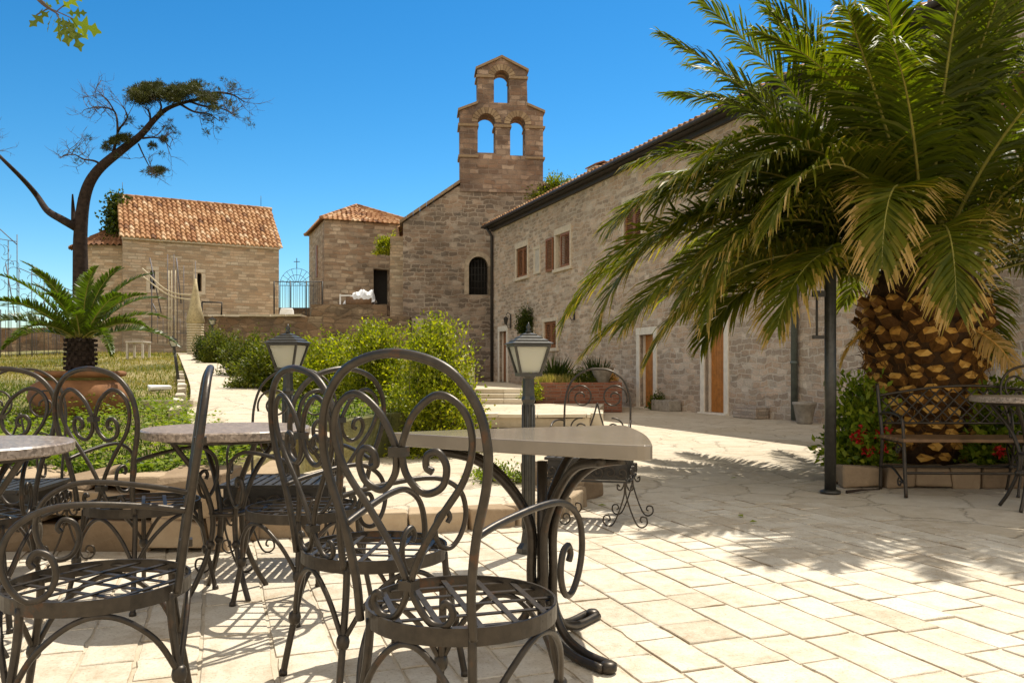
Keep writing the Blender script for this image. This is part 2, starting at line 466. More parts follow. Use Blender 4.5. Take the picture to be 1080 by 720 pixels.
def patio_mat():
    m, nt, b, _ = newmat('dusty_flagstones')
    tc = node(nt, 'ShaderNodeTexCoord')
    n1 = noise(nt, tc.outputs['Object'], .9, 6, .65); n2 = noise(nt, tc.outputs['Object'], 7, 8, .7); n3 = noise(nt, tc.outputs['Object'], 60, 4, .7)
    off = node(nt, 'ShaderNodeVectorMath', operation='SCALE'); nt.links.new(n2.outputs['Color'], off.inputs[0]); off.inputs['Scale'].default_value = .18
    ad = node(nt, 'ShaderNodeVectorMath', operation='ADD'); nt.links.new(tc.outputs['Object'], ad.inputs[0]); nt.links.new(off.outputs[0], ad.inputs[1])
    ve = node(nt, 'ShaderNodeTexVoronoi', feature='DISTANCE_TO_EDGE'); ve.inputs['Scale'].default_value = 1.7; nt.links.new(ad.outputs[0], ve.inputs['Vector'])
    vo = node(nt, 'ShaderNodeTexVoronoi'); vo.inputs['Scale'].default_value = 1.7; nt.links.new(ad.outputs[0], vo.inputs['Vector'])
    s = node(nt, 'ShaderNodeSeparateColor'); nt.links.new(vo.outputs['Color'], s.inputs[0])
    c = ramp(nt, n2.outputs['Fac'], [(.25, (.40, .32, .22)), (.55, (.56, .48, .37)), (.8, (.64, .57, .46))])
    c = mix(nt, c, (.62, .56, .46), mth(nt, 'MULTIPLY', s.outputs[0], .5))
    st = ramp(nt, n1.outputs['Fac'], [(.4, (0, 0, 0)), (.7, (1, 1, 1))])
    c = mix(nt, c, (.46, .37, .25), mth(nt, 'MULTIPLY', st, .6))
    cr = ramp(nt, ve.outputs['Distance'], [(0.0, (1, 1, 1)), (.022, (0, 0, 0))])
    c = mix(nt, c, (.26, .20, .13), mth(nt, 'MULTIPLY', cr, mth(nt, 'MULTIPLY', n1.outputs['Fac'], 1.0)))
    nt.links.new(c, b.inputs['Base Color']); b.inputs['Roughness'].default_value = .85; b.inputs['Specular IOR Level'].default_value = .25
    h = mth(nt, 'ADD', mth(nt, 'ADD', n2.outputs['Fac'], mth(nt, 'MULTIPLY', n3.outputs['Fac'], .25)), mth(nt, 'MULTIPLY', cr, -.6))
    bump(nt, b, h, .6, .03)
    return m
M['patio'] = patio_mat()

def soil_mat():
    m, nt, b, _ = newmat('garden_soil')
    tc = node(nt, 'ShaderNodeTexCoord')
    n1 = noise(nt, tc.outputs['Object'], .5, 5, .6); n2 = noise(nt, tc.outputs['Object'], 9, 8, .7)
    c = ramp(nt, n1.outputs['Fac'], [(.35, (.07, .085, .018)), (.5, (.20, .17, .05)), (.68, (.33, .26, .11))])
    c2 = ramp(nt, n2.outputs['Fac'], [(.3, (.5, .5, .5)), (.7, (1.3, 1.3, 1.3))])
    c = mix(nt, c, c2, 1.0, 'MULTIPLY')
    nt.links.new(c, b.inputs['Base Color']); b.inputs['Roughness'].default_value = .95
    bump(nt, b, n2.outputs['Fac'], .8, .05)
    return m
M['soil'] = soil_mat()

# ------------------------------------------------------------------ world, sun, camera
SA, SB = 0.31, 0.47                      # sun direction: horizontal offset per unit height
sun_dir = Vector((SA, SB, 1)).normalized()
elev = math.asin(sun_dir.z)
azim = math.atan2(SA, SB)                # from +Y towards +X
w = bpy.data.worlds.new('World'); scene.world = w; w.use_nodes = True
nt = w.node_tree; nt.nodes.clear()
wo = nt.nodes.new('ShaderNodeOutputWorld'); bg = nt.nodes.new('ShaderNodeBackground')
sky = nt.nodes.new('ShaderNodeTexSky'); sky.sky_type = 'NISHITA'; sky.sun_disc = False
sky.sun_elevation = elev; sky.sun_rotation = azim
sky.altitude = 20; sky.air_density = 1.0; sky.dust_density = 0.1; sky.ozone_density = 2.5
hs = nt.nodes.new('ShaderNodeHueSaturation'); hs.inputs['Saturation'].default_value = 1.35; hs.inputs['Hue'].default_value = .486
gm = nt.nodes.new('ShaderNodeGamma'); gm.inputs[1].default_value = 1.27
nt.links.new(sky.outputs[0], hs.inputs['Color']); nt.links.new(hs.outputs[0], gm.inputs[0]); 
# unseen bright cloud added overhead and behind the camera to lift the shade
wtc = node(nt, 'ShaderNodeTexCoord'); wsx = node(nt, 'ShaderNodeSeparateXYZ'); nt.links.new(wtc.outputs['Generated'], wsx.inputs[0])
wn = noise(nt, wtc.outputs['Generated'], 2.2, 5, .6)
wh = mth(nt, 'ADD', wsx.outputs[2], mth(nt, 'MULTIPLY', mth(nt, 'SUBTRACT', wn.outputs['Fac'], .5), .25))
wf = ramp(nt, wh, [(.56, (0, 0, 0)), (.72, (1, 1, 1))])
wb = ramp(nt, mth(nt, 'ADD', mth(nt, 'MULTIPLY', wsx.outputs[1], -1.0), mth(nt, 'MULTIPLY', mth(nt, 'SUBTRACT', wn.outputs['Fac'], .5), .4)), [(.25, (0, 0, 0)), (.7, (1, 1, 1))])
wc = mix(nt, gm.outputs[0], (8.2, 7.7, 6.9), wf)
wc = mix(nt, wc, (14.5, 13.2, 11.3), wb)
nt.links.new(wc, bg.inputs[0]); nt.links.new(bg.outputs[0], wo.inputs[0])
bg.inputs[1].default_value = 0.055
sd = bpy.data.lights.new('sun', 'SUN'); sd.energy = 3.9; sd.angle = math.radians(.53); sd.color = (1.0, .94, .82)
so = bpy.data.objects.new('sun', sd); COL.objects.link(so)
so.rotation_euler = (-sun_dir).to_track_quat('-Z', 'Y').to_euler()
so.location = (8, 12, 20)

cd = bpy.data.cameras.new('camera'); cd.sensor_width = 36; cd.lens = 36 * F / 1080; cd.shift_y = 30 / 1080
cd.clip_end = 3000; cd.clip_start = .05
co = bpy.data.objects.new('camera', cd); COL.objects.link(co)
co.location = (0, 0, H); co.rotation_euler = (PI / 2, 0, 0)
scene.camera = co
vs_ = scene.view_settings
scene.display_settings.display_device = 'sRGB'
vs_.view_transform = 'Standard'; vs_.look = 'None'; vs_.gamma = 1.0; vs_.exposure = 0.7; vs_.use_curve_mapping = False

# ------------------------------------------------------------------ ground, paving, garden
FA = Vector((-.79, 34.1)); FD = Vector((.361, -.932)).normalized(); FN = Vector((.932, .361)).normalized()   # house front line

mb = MB(); mb.add([(-400, -200, -.06), (400, -200, -.06), (400, 700, -.06), (-400, 700, -.06)], [(0, 1, 2, 3)])
tag(mb.build('ground', M['soil']), kind='structure')
mb = MB(); mb.add([(-9, -6, -.006), (30, -6, -.006), (30, 34, -.006), (-2, 36, -.006), (-9, 20, -.006)], [(0, 1, 2, 3, 4)])
tag(mb.build('patio', M['patio']), kind='structure')

def paving():
    mb = MB()
    rd = Vector((-.335, .942, 0)).normalized(); cdv = Vector((rd.y, -rd.x, 0))     # rows run along rd
    def skip(c):
        lim = 6.5 + .5 * math.sin(c.x * 1.3) + .35 * math.sin(c.x * 3.1 + 1)
        if c.x > 1.5: lim -= .35 * (c.x - 1.5)
        return c.y > max(lim, 4.9) or c.y < .4 or c.x < -6 or c.x > 7
    r = -9.0
    while r < 9:
        wd = random.choice([.15, .175, .19, .22, .255, .18])
        s = -2 + random.uniform(-.5, 0)
        while s < 12:
            ln = random.choice([.19, .23, .27, .31, .36, .44]) * random.uniform(.92, 1.08)
            c = cdv * (r + wd / 2) + rd * (s + ln / 2)
            if not skip(c):
                g = .003
                zc = random.gauss(0, .0010)
                tx, ty = random.gauss(0, .0016), random.gauss(0, .0016)
                tone = min(1, max(0, random.gauss(.62, .075)))
                n = 3
                # perimeter points with small irregularities
                per = []
                for k in range(n): per.append((-.5 + k / n, -.5))
                for k in range(n): per.append((.5, -.5 + k / n))
                for k in range(n): per.append((.5 - k / n, .5))
                for k in range(n): per.append((-.5, .5 - k / n))
                top = []; mid = []; bot = []; inn = []
                for i, (a, b_) in enumerate(per):
                    j = random.uniform(0, .005) * (2.6 if random.random() < .10 else 1)
                    ca = a * (ln - 2 * g - 2 * j); cb_ = b_ * (wd - 2 * g - 2 * j)
                    p = c + rd * ca + cdv * cb_
                    z = zc + tx * a + ty * b_
                    q = c + rd * ca * .985 + cdv * cb_ * .975
                    q2 = c + rd * math.copysign(max(0, abs(ca) - .016), ca) + cdv * math.copysign(max(0, abs(cb_) - .016), cb_)
                    inn.append((q2.x, q2.y, z + .0006))
                    top.append((q.x, q.y, z)); mid.append((p.x, p.y, z - .0035)); bot.append((p.x, p.y, -.03))
                m_ = len(per)
                b0 = len(mb.v)
                mb.add(inn + top + mid + bot, [tuple(range(m_))], 0, tone)
                et = [random.choice([.28, .42, .52, .58, .62, .62]) for _ in range(4)]
                for lev, tn in ((0, tone - .03), (1, 0), (2, 0)):
                    for i in range(m_):
                        i2 = (i + 1) % m_
                        mb.f.append([b0 + (lev + 1) * m_ + i, b0 + (lev + 1) * m_ + i2, b0 + lev * m_ + i2, b0 + lev * m_ + i])
                        mb.m.append(0); mb.t.append((tn if lev == 0 else et[i // n] - (.1 if lev == 2 else 0)) + random.uniform(-.05, .04)); mb.s.append(False)
            s += ln
        r += wd
    o = mb.build('paving_slabs', M['slab'])
    tag(o, kind='structure')
paving()

def g(y): return .16 + .046 * y            # garden slope

def garden_x(y):                           # right-hand border of the garden
    pts = [(5.0, -1.75), (6.5, -1.85), (7.6, -1.9), (9.0, -1.3), (9.6, -.55), (20, -.9), (33, -2.4), (45, -4)]
    for (a, b), (c, d) in zip(pts, pts[1:]):
        if a <= y <= c: return b + (d - b) * (y - a) / (c - a)
    return pts[-1][1]

PATH = [(-1.75, 6.6), (-2.2, 7.2), (-2.85, 8.5), (-4.55, 12.9), (-8.0, 21.2), (-12.1, 31.0), (-13.6, 34.4)]
def path_dist(x, y):
    best = 9
    for (a, b), (c, d) in zip(PATH, PATH[1:]):
        vx, vy = c - a, d - b
        t = max(0, min(1, ((x - a) * vx + (y - b) * vy) / (vx * vx + vy * vy)))
        best = min(best, math.hypot(x - a - vx * t, y - b - vy * t))
    return best

def garden_z(x, y):
    return g(y) + .05 * math.sin(x * .9 + 1.3) * math.sin(y * .7) * min(1, max(0, (y - 6) / 4)) - max(0, -14 - x) * .01

def garden():
    mb = MB()
    ys = [5.0 + (47 - 5.0) * (k / 70) ** 1.6 for k in range(71)]
    nx = 60
    rows = []
    for y in ys:
        xr = garden_x(y); xl = -9 - (y - 5) * .9
        rows.append([(xr + (xl - xr) * (i / nx) ** 1.2, y) for i in range(nx + 1)])
    vs = []
    for r in rows:
        for (x, y) in r:
            vs.append((x, y, garden_z(x, y) - (.05 if path_dist(x, y) < .55 else 0)))
    fs = []
    for j in range(len(rows) - 1):
        for i in range(nx):
            a = j * (nx + 1) + i
            fs.append((a, a + nx + 1, a + nx + 2, a + 1))
    mb.add(vs, fs, 0, .5, True)
    # skirts
    b = len(vs)
    for j in range(len(rows) - 1):
        p, q = vs[j * (nx + 1)], vs[(j + 1) * (nx + 1)]
        mb.add([p, (p[0], p[1], -.1), (q[0], q[1], -.1), q], [(0, 1, 2, 3)])
    for i in range(nx):
        p, q = vs[i], vs[i + 1]
        mb.add([p, q, (q[0], q[1], -.1), (p[0], p[1], -.1)], [(0, 1, 2, 3)])
    tag(mb.build('garden_ground', M['soil']), kind='structure')
    # footpath
    mb = MB()
    P = catmull([(x, y, 0) for x, y in PATH], 10)
    L, R = [], []
    for i, p in enumerate(P):
        d = (P[min(i + 1, len(P) - 1)] - P[max(i - 1, 0)]).normalized()
        s = Vector((d.y, -d.x, 0)) * .48
        zz = g(p.y) + .03
        # steps across the path
        L.append((p.x - s.x, p.y - s.y, zz)); R.append((p.x + s.x, p.y + s.y, zz))
    n = len(P)
    mb.add(L + R, [(i, n + i, n + i + 1, i + 1) for i in range(n - 1)])
    tag(mb.build('footpath', M['patio']), kind='structure')
    # low kerb of the footpath: two risers that show as dark lines
    for k in (26, 34):
        p = P[k]; d = (P[k + 1] - P[k - 1]).normalized()
    return P
PATHPTS = garden()

def stone_row(mb, p0, p1, z0, z1, thick, courses, tone=(.1, .9), jit=.02, bl=(.22, .5)):
    p0, p1 = Vector(p0), Vector(p1); d = (p1 - p0); L = d.length; d.normalize(); rz = math.atan2(d.y, d.x)
    h = (z1 - z0) / courses
    for c in range(courses):
        s = random.uniform(-.1, 0)
        while s < L:
            ln = random.uniform(*bl); e = min(L, s + ln)
            if e - s > .05:
                m_ = p0 + d * ((s + e) / 2)
                mb.box((m_.x, m_.y, z0 + h * (c + .5)), (e - s - .012, thick * random.uniform(.9, 1.08), h - .01), rz, 0, random.uniform(*tone), jit)
            s += ln

# retaining wall in front of the garden
mb = MB()
stone_row(mb, (-7.5, 4.86), (-1.66, 4.9), 0, .36, .34, 2, (.0, .6), .03, (.3, .7))
stone_row(mb, (-7.5, 4.9), (-1.66, 4.94), .36, .44, .40, 1, (.15, .6), .032, (.18, .5))
stone_row(mb, (-1.68, 5.1), (-1.8, 6.4), 0, .36, .3, 2, (.0, .6), .03, (.3, .6))
o = mb.build('low_stone_wall', M['stone'], bevel=.018); tag(o, 'low brown rubble stone wall holding up the garden behind the left tables', 'wall')

# rounded terrace step
def smooth_loop(pts, n=6): return [(p.x, p.y) for p in catmull([(x, y, 0) for x, y in pts], n, True)]
TERR = smooth_loop([(-1.72, 5.25), (-1.0, 5.32), (-.4, 5.42), (.05, 5.62), (.36, 5.95), (.46, 6.4), (.36, 7.2), (.1, 8.4), (-.4, 9.7), (-1.3, 9.7), (-2.0, 8.2), (-1.95, 6.6)])
mb = MB(); mb.poly([(x * .999, y) for x, y in TERR], -.02, .112)
tag(mb.build('terrace', M['patio']), kind='structure')
mb = MB()
front = [p for p in TERR if p[1] < 7.3 and p[0] > -1.72]
front.sort(key=lambda p: math.atan2(p[1] - 8, p[0] + .6))
prev = None
for a, b_ in zip(front, front[1:]):
    if math.hypot(a[0] - b_[0], a[1] - b_[1]) > .8: continue
fr = catmull([(x, y, 0) for x, y in front], 2)
acc = [fr[0]]
for p in fr[1:]:
    if (p - acc[-1]).length > random.uniform(.28, .55): acc.append(p)
for p, q in zip(acc, acc[1:]):
    d = q - p; c = (p + q) / 2
    mb.box((c.x, c.y, .055), (d.length - .008, .2, .15 + random.uniform(-.008, .012)), math.atan2(d.y, d.x), 0, random.uniform(.15, .75), .012)
o = mb.build('terrace_kerb', M['stone'], bevel=.014)
tag(o, 'curved weathered stone kerb edging the low terrace behind the near chair', 'kerb')
# rough blocks at the end of the kerb, beneath the ornate chair
mb = MB()
for (x, y, z, sx, sy, sz, rz) in ((.36, 6.35, .07, .36, .3, .14, .3), (.40, 6.5, .20, .34, .28, .12, .1), (.56, 6.75, .08, .3, .3, .16, .8), (.34, 6.85, .16, .42, .3, .18, .5)):
    mb.box((x, y, z), (sx, sy, sz), rz, 0, random.uniform(.1, .5), .03)
tag(mb.build('stone_block_pile', M['stone'], bevel=.03), 'pile of rough brown stone blocks at the end of the terrace kerb', 'stones')

# ------------------------------------------------------------------ grass & ground cover (uncountable)
def scatter_grass():
    C = []; T = []; Hh = []
    n = 0
    while n < 95000:
        y = 5.1 + 30 * RNG.random() ** 2.3
        xr = garden_x(y); x = xr - .1 - (7 + (y - 5) * .75) * RNG.random()
        if path_dist(x, y) < .5: continue
        dry = .5 + .5 * math.sin(x * .8 + .4 * y) * math.sin(y * .55 + 1.0)
        base = np.clip((y - 8) / 7, 0, 1) * .55 + .25 * dry
        if y < 7.5: base *= .4
        C.append((x, y, garden_z(x, y) - .02)); T.append(np.clip(base + RNG.normal(0, .13), 0, 1))
        Hh.append((.03 + .065 * RNG.random() ** 1.5) * (1 + (y - 5) * .03)); n += 1
    C = np.array(C); T = np.array(T); Hh = np.array(Hh)
    k = len(C)
    ang = RNG.random(k) * 2 * PI
    lean = RNG.normal(0, .35, (k, 2))
    D = np.stack([lean[:, 0], lean[:, 1], np.ones(k)], 1)
    Nn = np.stack([np.cos(ang), np.sin(ang), np.zeros(k)], 1)
    V, Fc = leaf_quads(C, D, Nn, Hh, .006 + C[:, 1] * .0007)
    o = npmesh('grass', V, Fc, T, M['grass']); tag(o, kind='stuff')
    # clover-like ground cover on the near bed
    k = 24000
    y = 5.05 + 4.6 * RNG.random(k) ** 1.4; x = np.array([garden_x(v) for v in y]) - .02 - 5.2 * RNG.random(k)
    keep = np.array([path_dist(a, b) > .45 for a, b in zip(x, y)])
    dens = .5 + .5 * np.sin(x * 2.1 + 1) * np.sin(y * 1.9)
    keep &= RNG.random(k) < (.45 + .55 * dens)
    x, y = x[keep], y[keep]; k = len(x)
    hgt = (.02 + .19 * RNG.random(k)) * (.5 + .5 * np.sin(x * 3.3) * np.sin(y * 2.7) + .3)
    z = np.array([garden_z(a, b) for a, b in zip(x, y)]) + np.maximum(hgt, .01)
    C = np.stack([x, y, z], 1)
    D = RNG.normal(0, 1, (k, 3)); D[:, 2] = np.abs(D[:, 2]) * .2
    Nn = RNG.normal(0, .35, (k, 3)); Nn[:, 2] += 1
    V, Fc = leaf_quads(C, D, Nn, .026 + .032 * RNG.random(k) ** 2, .028)
    o = npmesh('ground_cover', V, Fc, np.clip(RNG.normal(.5, .22, k), 0, 1), M['cover']); tag(o, kind='stuff')
scatter_grass()

# ------------------------------------------------------------------ bushes
def bush(name, label, loc, rx, ry, h, shoots, per, leaf, matkey, cat='bush', group=None, spiky=.25, parent_tone=(.5, .22), sprigs=0):
    t = thing(name, label, cat, loc, 0, group)
    st = MB()
    Cs = []; Ds = []
    for i in range(shoots):
        a = RNG.random() * 2 * PI; e = math.acos(RNG.random() * 1.0)          # direction over the dome
        d = np.array([math.cos(a) * math.sin(e), math.sin(a) * math.sin(e), math.cos(e)])
        lump = 1 + .22 * math.sin(3.1 * a + 1.7 * e + loc[0] * 3) + .12 * math.sin(7 * a + 5 * e + loc[1])
        R = np.array([rx, ry, h]) * lump * (1 + RNG.normal(0, spiky * .45))
        if sprigs and i < sprigs:
            d = norm(np.array([RNG.normal(0, .33), RNG.normal(0, .33), 1.0])); R = np.array([rx, ry, h]) * (1.1 + .3 * RNG.random())
        tip = d * R
        root = np.array([RNG.normal(0, rx * .15), RNG.normal(0, ry * .15), 0.02])
        bend = RNG.normal(0, .05, 3)
        k = per
        s = .45 + .58 * RNG.random(k) ** .8
        P = root + (tip - root) * s[:, None] + bend * np.sin(s * PI)[:, None] + RNG.normal(0, leaf * .9, (k, 3))
        P[:, 2] = np.maximum(P[:, 2], .02 + .05 * RNG.random(k))
        Cs.append(P); dd = norm(tip - root)
        Ds.append(dd + RNG.normal(0, .75, (k, 3)))
        if i % 5 == 0:
            m_ = (root + tip) / 2 + bend
            st.tube(catmull([root, m_, root + (tip - root) * .93], 4), lambda q: .007 * (1 - q) + .002, 5)
    C = np.concatenate(Cs); D = np.concatenate(Ds); k = len(C)
    Nn = RNG.normal(0, .7, (k, 3)); Nn[:, 2] += .8
    V, Fc = leaf_quads(C, D, Nn, leaf * (.7 + .6 * RNG.random(k)), leaf * .55)
    npmesh('foliage', V, Fc, np.clip(RNG.normal(parent_tone[0], parent_tone[1], k), 0, 1), M[matkey], t)
    st.build('stem', M['twig'], t)
    return t

GB = 'sunlit shrubs along the footpath'
def bpos(px, Y, z=None):
    x = (px - 540) * Y / F
    return (x, Y, g(Y) if z is None else z)
bush('bush', 'large bright yellow-green leafy bush beside the stone steps, tallest of the shrubs', bpos(458, 9.2, .1), .56, .55, 1.13, 420, 46, .045, 'bushleaf', group=GB, sprigs=130)
bush('bush', 'loose light green bush with upright sprigs just left of the largest bush', bpos(398, 11.2, .45), .55, .55, .92, 300, 40, .048, 'bushleaf', group=GB, sprigs=110)
bush('bush', 'rounded mid-green bush behind the roof of the left garden lamp', bpos(345, 11.8), .62, .6, .66, 240, 40, .055, 'bushleaf', group=GB, sprigs=20)
bush('bush', 'shadowy green bush to the left of the garden lamp beside the path bend', bpos(292, 13.0), .55, .55, .62, 220, 40, .055, 'hedgeleaf', group=GB, sprigs=25, parent_tone=(.7, .25))
bush('clipped_bush', 'clipped dark green bush second from the far end of the path', bpos(262, 16.6), .5, .5, .75, 220, 40, .05, 'hedgeleaf', group=GB, spiky=.1, parent_tone=(.6, .25))
bush('clipped_bush', 'small domed clipped bush at the far end of the path near the chapel', bpos(232, 23.5), .46, .46, .85, 200, 40, .06, 'hedgeleaf', group=GB, spiky=.08, parent_tone=(.65, .25))
bush('clipped_bush', 'dark clipped bush half hidden left of the small domed bush', bpos(220, 25.5), .42, .42, .85, 160, 36, .06, 'hedgeleaf', group=GB, spiky=.08, parent_tone=(.25, .15))
bush('weed', 'small yellow-green weed tuft growing on the low terrace', at(512, 499, 7.0) - Vector((0, 0, 0)), .08, .08, .10, 40, 14, .03, 'cover', cat='weed')
bush('weed', 'bright green weed tuft at the terrace edge under the near table', at(532, 507, 6.8), .16, .12, .09, 60, 16, .03, 'cover', cat='weed')
for o in COL.objects:
    if o.name.startswith('weed'): o.location.z = .112

# ------------------------------------------------------------------ tiled roofs
def tile_roof(mb, O, U, V, Wd, Ld, tw=.23, rl=.36, hh=.07):
    """O lower-left corner, U along eave (unit), V up the slope (unit)"""
    O, U, V = Vector(O), Vector(U).normalized(), Vector(V).normalized()
    Nn = U.cross(V).normalized()
    if Nn.z < 0: Nn = -Nn
    nc = max(1, round(Wd / tw)); tw = Wd / nc; nr = max(1, round(Ld / rl)); rl = Ld / nr
    S = 7
    prof = []
    for k in range(S):
        t = k / S
        prof.append((t, hh * math.sqrt(max(0, 1 - ((t - .34) / .34) ** 2)) if t < .68 else -.012 * math.sin((t - .68) / .32 * PI)))
    for j in range(nr):
        for i in range(nc):
            tone = min(1, max(0, random.gauss(.55, .23)))
            x0 = i * tw; jx = random.gauss(0, .006); jz = random.gauss(0, .006)
            pts = prof + [(1.0, 0.0)]
            lo, hi, lip = [], [], []
            for (t, h) in pts:
                p = O + U * (x0 + t * tw + jx)
                lo.append(p + V * (j * rl - .03) + Nn * (h + .035 + jz))
                hi.append(p + V * ((j + 1) * rl) + Nn * (h * .86 + jz))
                lip.append(p + V * (j * rl - .03) + Nn * (h * .86 - .02))
            m_ = len(pts)
            fs = [(k, k + 1, m_ + k + 1, m_ + k) for k in range(m_ - 1)] + [(2 * m_ + k, 2 * m_ + k + 1, k + 1, k) for k in range(m_ - 1)]
            mb.add(lo + hi + lip, fs, 0, tone)

def ridge_tiles(mb, a, b_, r=.11, ln=.38):
    a, b_ = Vector(a), Vector(b_); d = b_ - a; L = d.length; d.normalize(); n = max(1, int(L / ln))
    for k in range(n):
        p = a + d * (k * L / n); q = a + d * ((k + 1) * L / n + .03)
        mb.tube([p, q], lambda t: r * (1.05 - .12 * t), 8, tone=min(1, max(0, random.gauss(.5, .2))))

# ------------------------------------------------------------------ long stone house on the right
HR = math.atan2(FD.y, FD.x)
house = thing('stone_house', 'long two-storey stone house with brown shutters and wooden doors behind the palm', 'house', (FA.x, FA.y, 0), HR)
def fac(px, py):
    rx = (px - 540) / F
    u = (34.1 * rx + .79) / (.361 + .932 * rx)
    t = 34.1 - .932 * u
    return u, H - (py - 390) * t / F
def facr(x0, y0, x1, y1):
    u0, _ = fac(x0, y0); u1, _ = fac(x1, y0)
    xm = (x0 + x1) / 2
    return u0, fac(xm, y1)[1], u1, fac(xm, y0)[1]
EAVE, HL, HD = 6.95, 28.0, 8.0
wins = {  # openings in photo pixels
    'A': (545, 261, 556.5, 292), 'B': (586.5, 246, 601.5, 282), 'C': (658.5, 217, 676.5, 262), 'D': (574, 339, 587, 367),
    'E': (556, 349, 563, 366)}
doors = {'1': (527, 352, 534.5, 404), '2': (675, 362, 689.5, 430), '3': (743.5, 345.5, 764, 436.5)}
W_ = {k: facr(*v) for k, v in wins.items()}
D_ = {k: facr(*v) for k, v in doors.items()}
W_['C'] = (W_['C'][0], W_['C'][1], W_['C'][2], W_['C'][1] + 1.3)
D_['2'] = (D_['2'][0], 0.03, D_['2'][2], 2.02); D_['3'] = (D_['3'][0], 0.03, D_['3'][2], 2.1)
D_['1'] = (D_['1'][0], .56, D_['1'][2], 2.6)
# a further door and windows hidden behind the palm keep the rhythm of the front
W_['F'] = (17.9, 4.3, 18.75, 5.6); W_['G'] = (22.6, 4.3, 23.45, 5.6); D_['4'] = (21.0, .03, 21.95, 2.1)
holes = [rect(*r) for r in W_.values()] + [rect(*r) for r in D_.values()]
prism('wall', rect(0, -.1, HL, EAVE), holes, .45, M['facade'], house, 0.0)
prism('wall', rect(0.0, -.1, HL, EAVE), [], .4, M['facade'], house, HD)
ROOFS = .36
for xx in (0.0, HL - .4):
    mbx = MB()
    pr = [(.45, -.1), (HD, -.1), (HD, EAVE), (HD / 2, EAVE + HD / 2 * ROOFS - .1), (.45, EAVE + .1)]
    n = len(pr)
    vsx = [(xx + .003, y, z) for y, z in pr] + [(xx + .4, y, z) for y, z in pr]
    mbx.add(vsx, [tuple(range(n)), tuple(reversed(range(n, 2 * n)))] + [(i, n + i, n + (i + 1) % n, (i + 1) % n) for i in range(n)])
    mbx.build('wall', M['facade'], house)
mb = MB()
sl = Vector((0, 1, ROOFS)).normalized()
Lr = (HD / 2 + .35) * math.sqrt(1 + ROOFS ** 2)
tile_roof(mb, (-.25, -.36, EAVE + .07), (1, 0, 0), sl, HL + .5, Lr, .24, .4)
sl2 = Vector((0, -1, ROOFS)).normalized()
tile_roof(mb, (-.25, HD + .76, EAVE + .07), (1, 0, 0), sl2, HL + .5, Lr, .48, .8)
ridge_tiles(mb, (-.25, HD / 2, EAVE + HD / 2 * ROOFS + .24), (HL + .25, HD / 2, EAVE + HD / 2 * ROOFS + .24))
roof = mb.build('roof', M['tile'], house)
mb = MB()
mb.box((HL / 2, -.17, EAVE + .0), (HL + .4, .36, .09), 0)
mb.box((HL / 2, -.06, EAVE - .10), (HL, .12, .12), 0)
mb.build('eaves_board', M['darkpipe'], house)
mb = MB(); mb.tube([(-.2, -.42, EAVE + .03), (HL + .2, -.42, EAVE + .03)], .055, 8); mb.build('gutter', M['darkpipe'], house)
# chimney
cu_, cz_ = fac(624, 187)
mb = MB(); mb.box((cu_, .25, 7.2), (.45, .4, .3), 0); mb.box((cu_, .25, 7.36), (.6, .54, .05), 0)
ch = mb.build('chimney', M['plaster'], roof)
mb = MB()
for s in (-1, 1):
    mb.add([(cu_ - .36, (.25 + s * .3), 7.39), (cu_ + .36, (.25 + s * .3), 7.39), (cu_ + .36, .25, 7.5), (cu_ - .36, .25, 7.5),
            (cu_ - .36, (.25 + s * .3), 7.43), (cu_ + .36, (.25 + s * .3), 7.43), (cu_ + .36, .25, 7.54), (cu_ - .36, .25, 7.54)],
           [(0, 1, 2, 3), (4, 5, 6, 7), (0, 1, 5, 4), (1, 2, 6, 5), (3, 0, 4, 7)], 0, .3)
mb.build('chimney_cap', M['tile'], roof)

def frame_parts(r, fw, sillh, lint, proud=.035, mat='dress', left=True):
    x0, z0, x1, z1 = r
    mb = MB(); y = -proud / 2 + .05; th = .1 + proud
    if left: mb.box((x0 - fw / 2, y, (z0 + z1) / 2), (fw, th, z1 - z0))
    mb.box((x1 + fw / 2, y, (z0 + z1) / 2), (fw, th, z1 - z0))
    mb.box(((x0 + x1) / 2, y - .006, z1 + lint / 2), (x1 - x0 + 2 * fw + .02, th, lint))
    return mb
def louvre(mb, x0, x1, z0, z1, y, n=None):
    w_ = x1 - x0
    mb.box((x0 + .03, y, (z0 + z1) / 2), (.06, .045, z1 - z0)); mb.box((x1 - .03, y, (z0 + z1) / 2), (.06, .045, z1 - z0))
    mb.box(((x0 + x1) / 2, y, z0 + .035), (w_ - .12, .04, .07)); mb.box(((x0 + x1) / 2, y, z1 - .035), (w_ - .12, .04, .07))
    n = n or int((z1 - z0 - .14) / .055)
    for k in range(n):
        zc = z0 + .07 + (k + .5) * (z1 - z0 - .14) / n
        a = .022
        mb.add([(x0 + .06, y - a, zc - .022), (x1 - .06, y - a, zc - .022), (x1 - .06, y + a, zc + .02), (x0 + .06, y + a, zc + .02),
                (x0 + .06, y - a, zc - .014), (x1 - .06, y - a, zc - .014), (x1 - .06, y + a, zc + .028), (x0 + .06, y + a, zc + .028)],
               [(0, 1, 2, 3), (4, 5, 6, 7), (0, 1, 5, 4)])
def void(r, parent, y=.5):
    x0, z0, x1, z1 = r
    mb = MB(); mb.box(((x0 + x1) / 2, y, (z0 + z1) / 2), (x1 - x0 + .2, .06, z1 - z0 + .2)); return mb.build('dark_interior', M['dark'], parent)
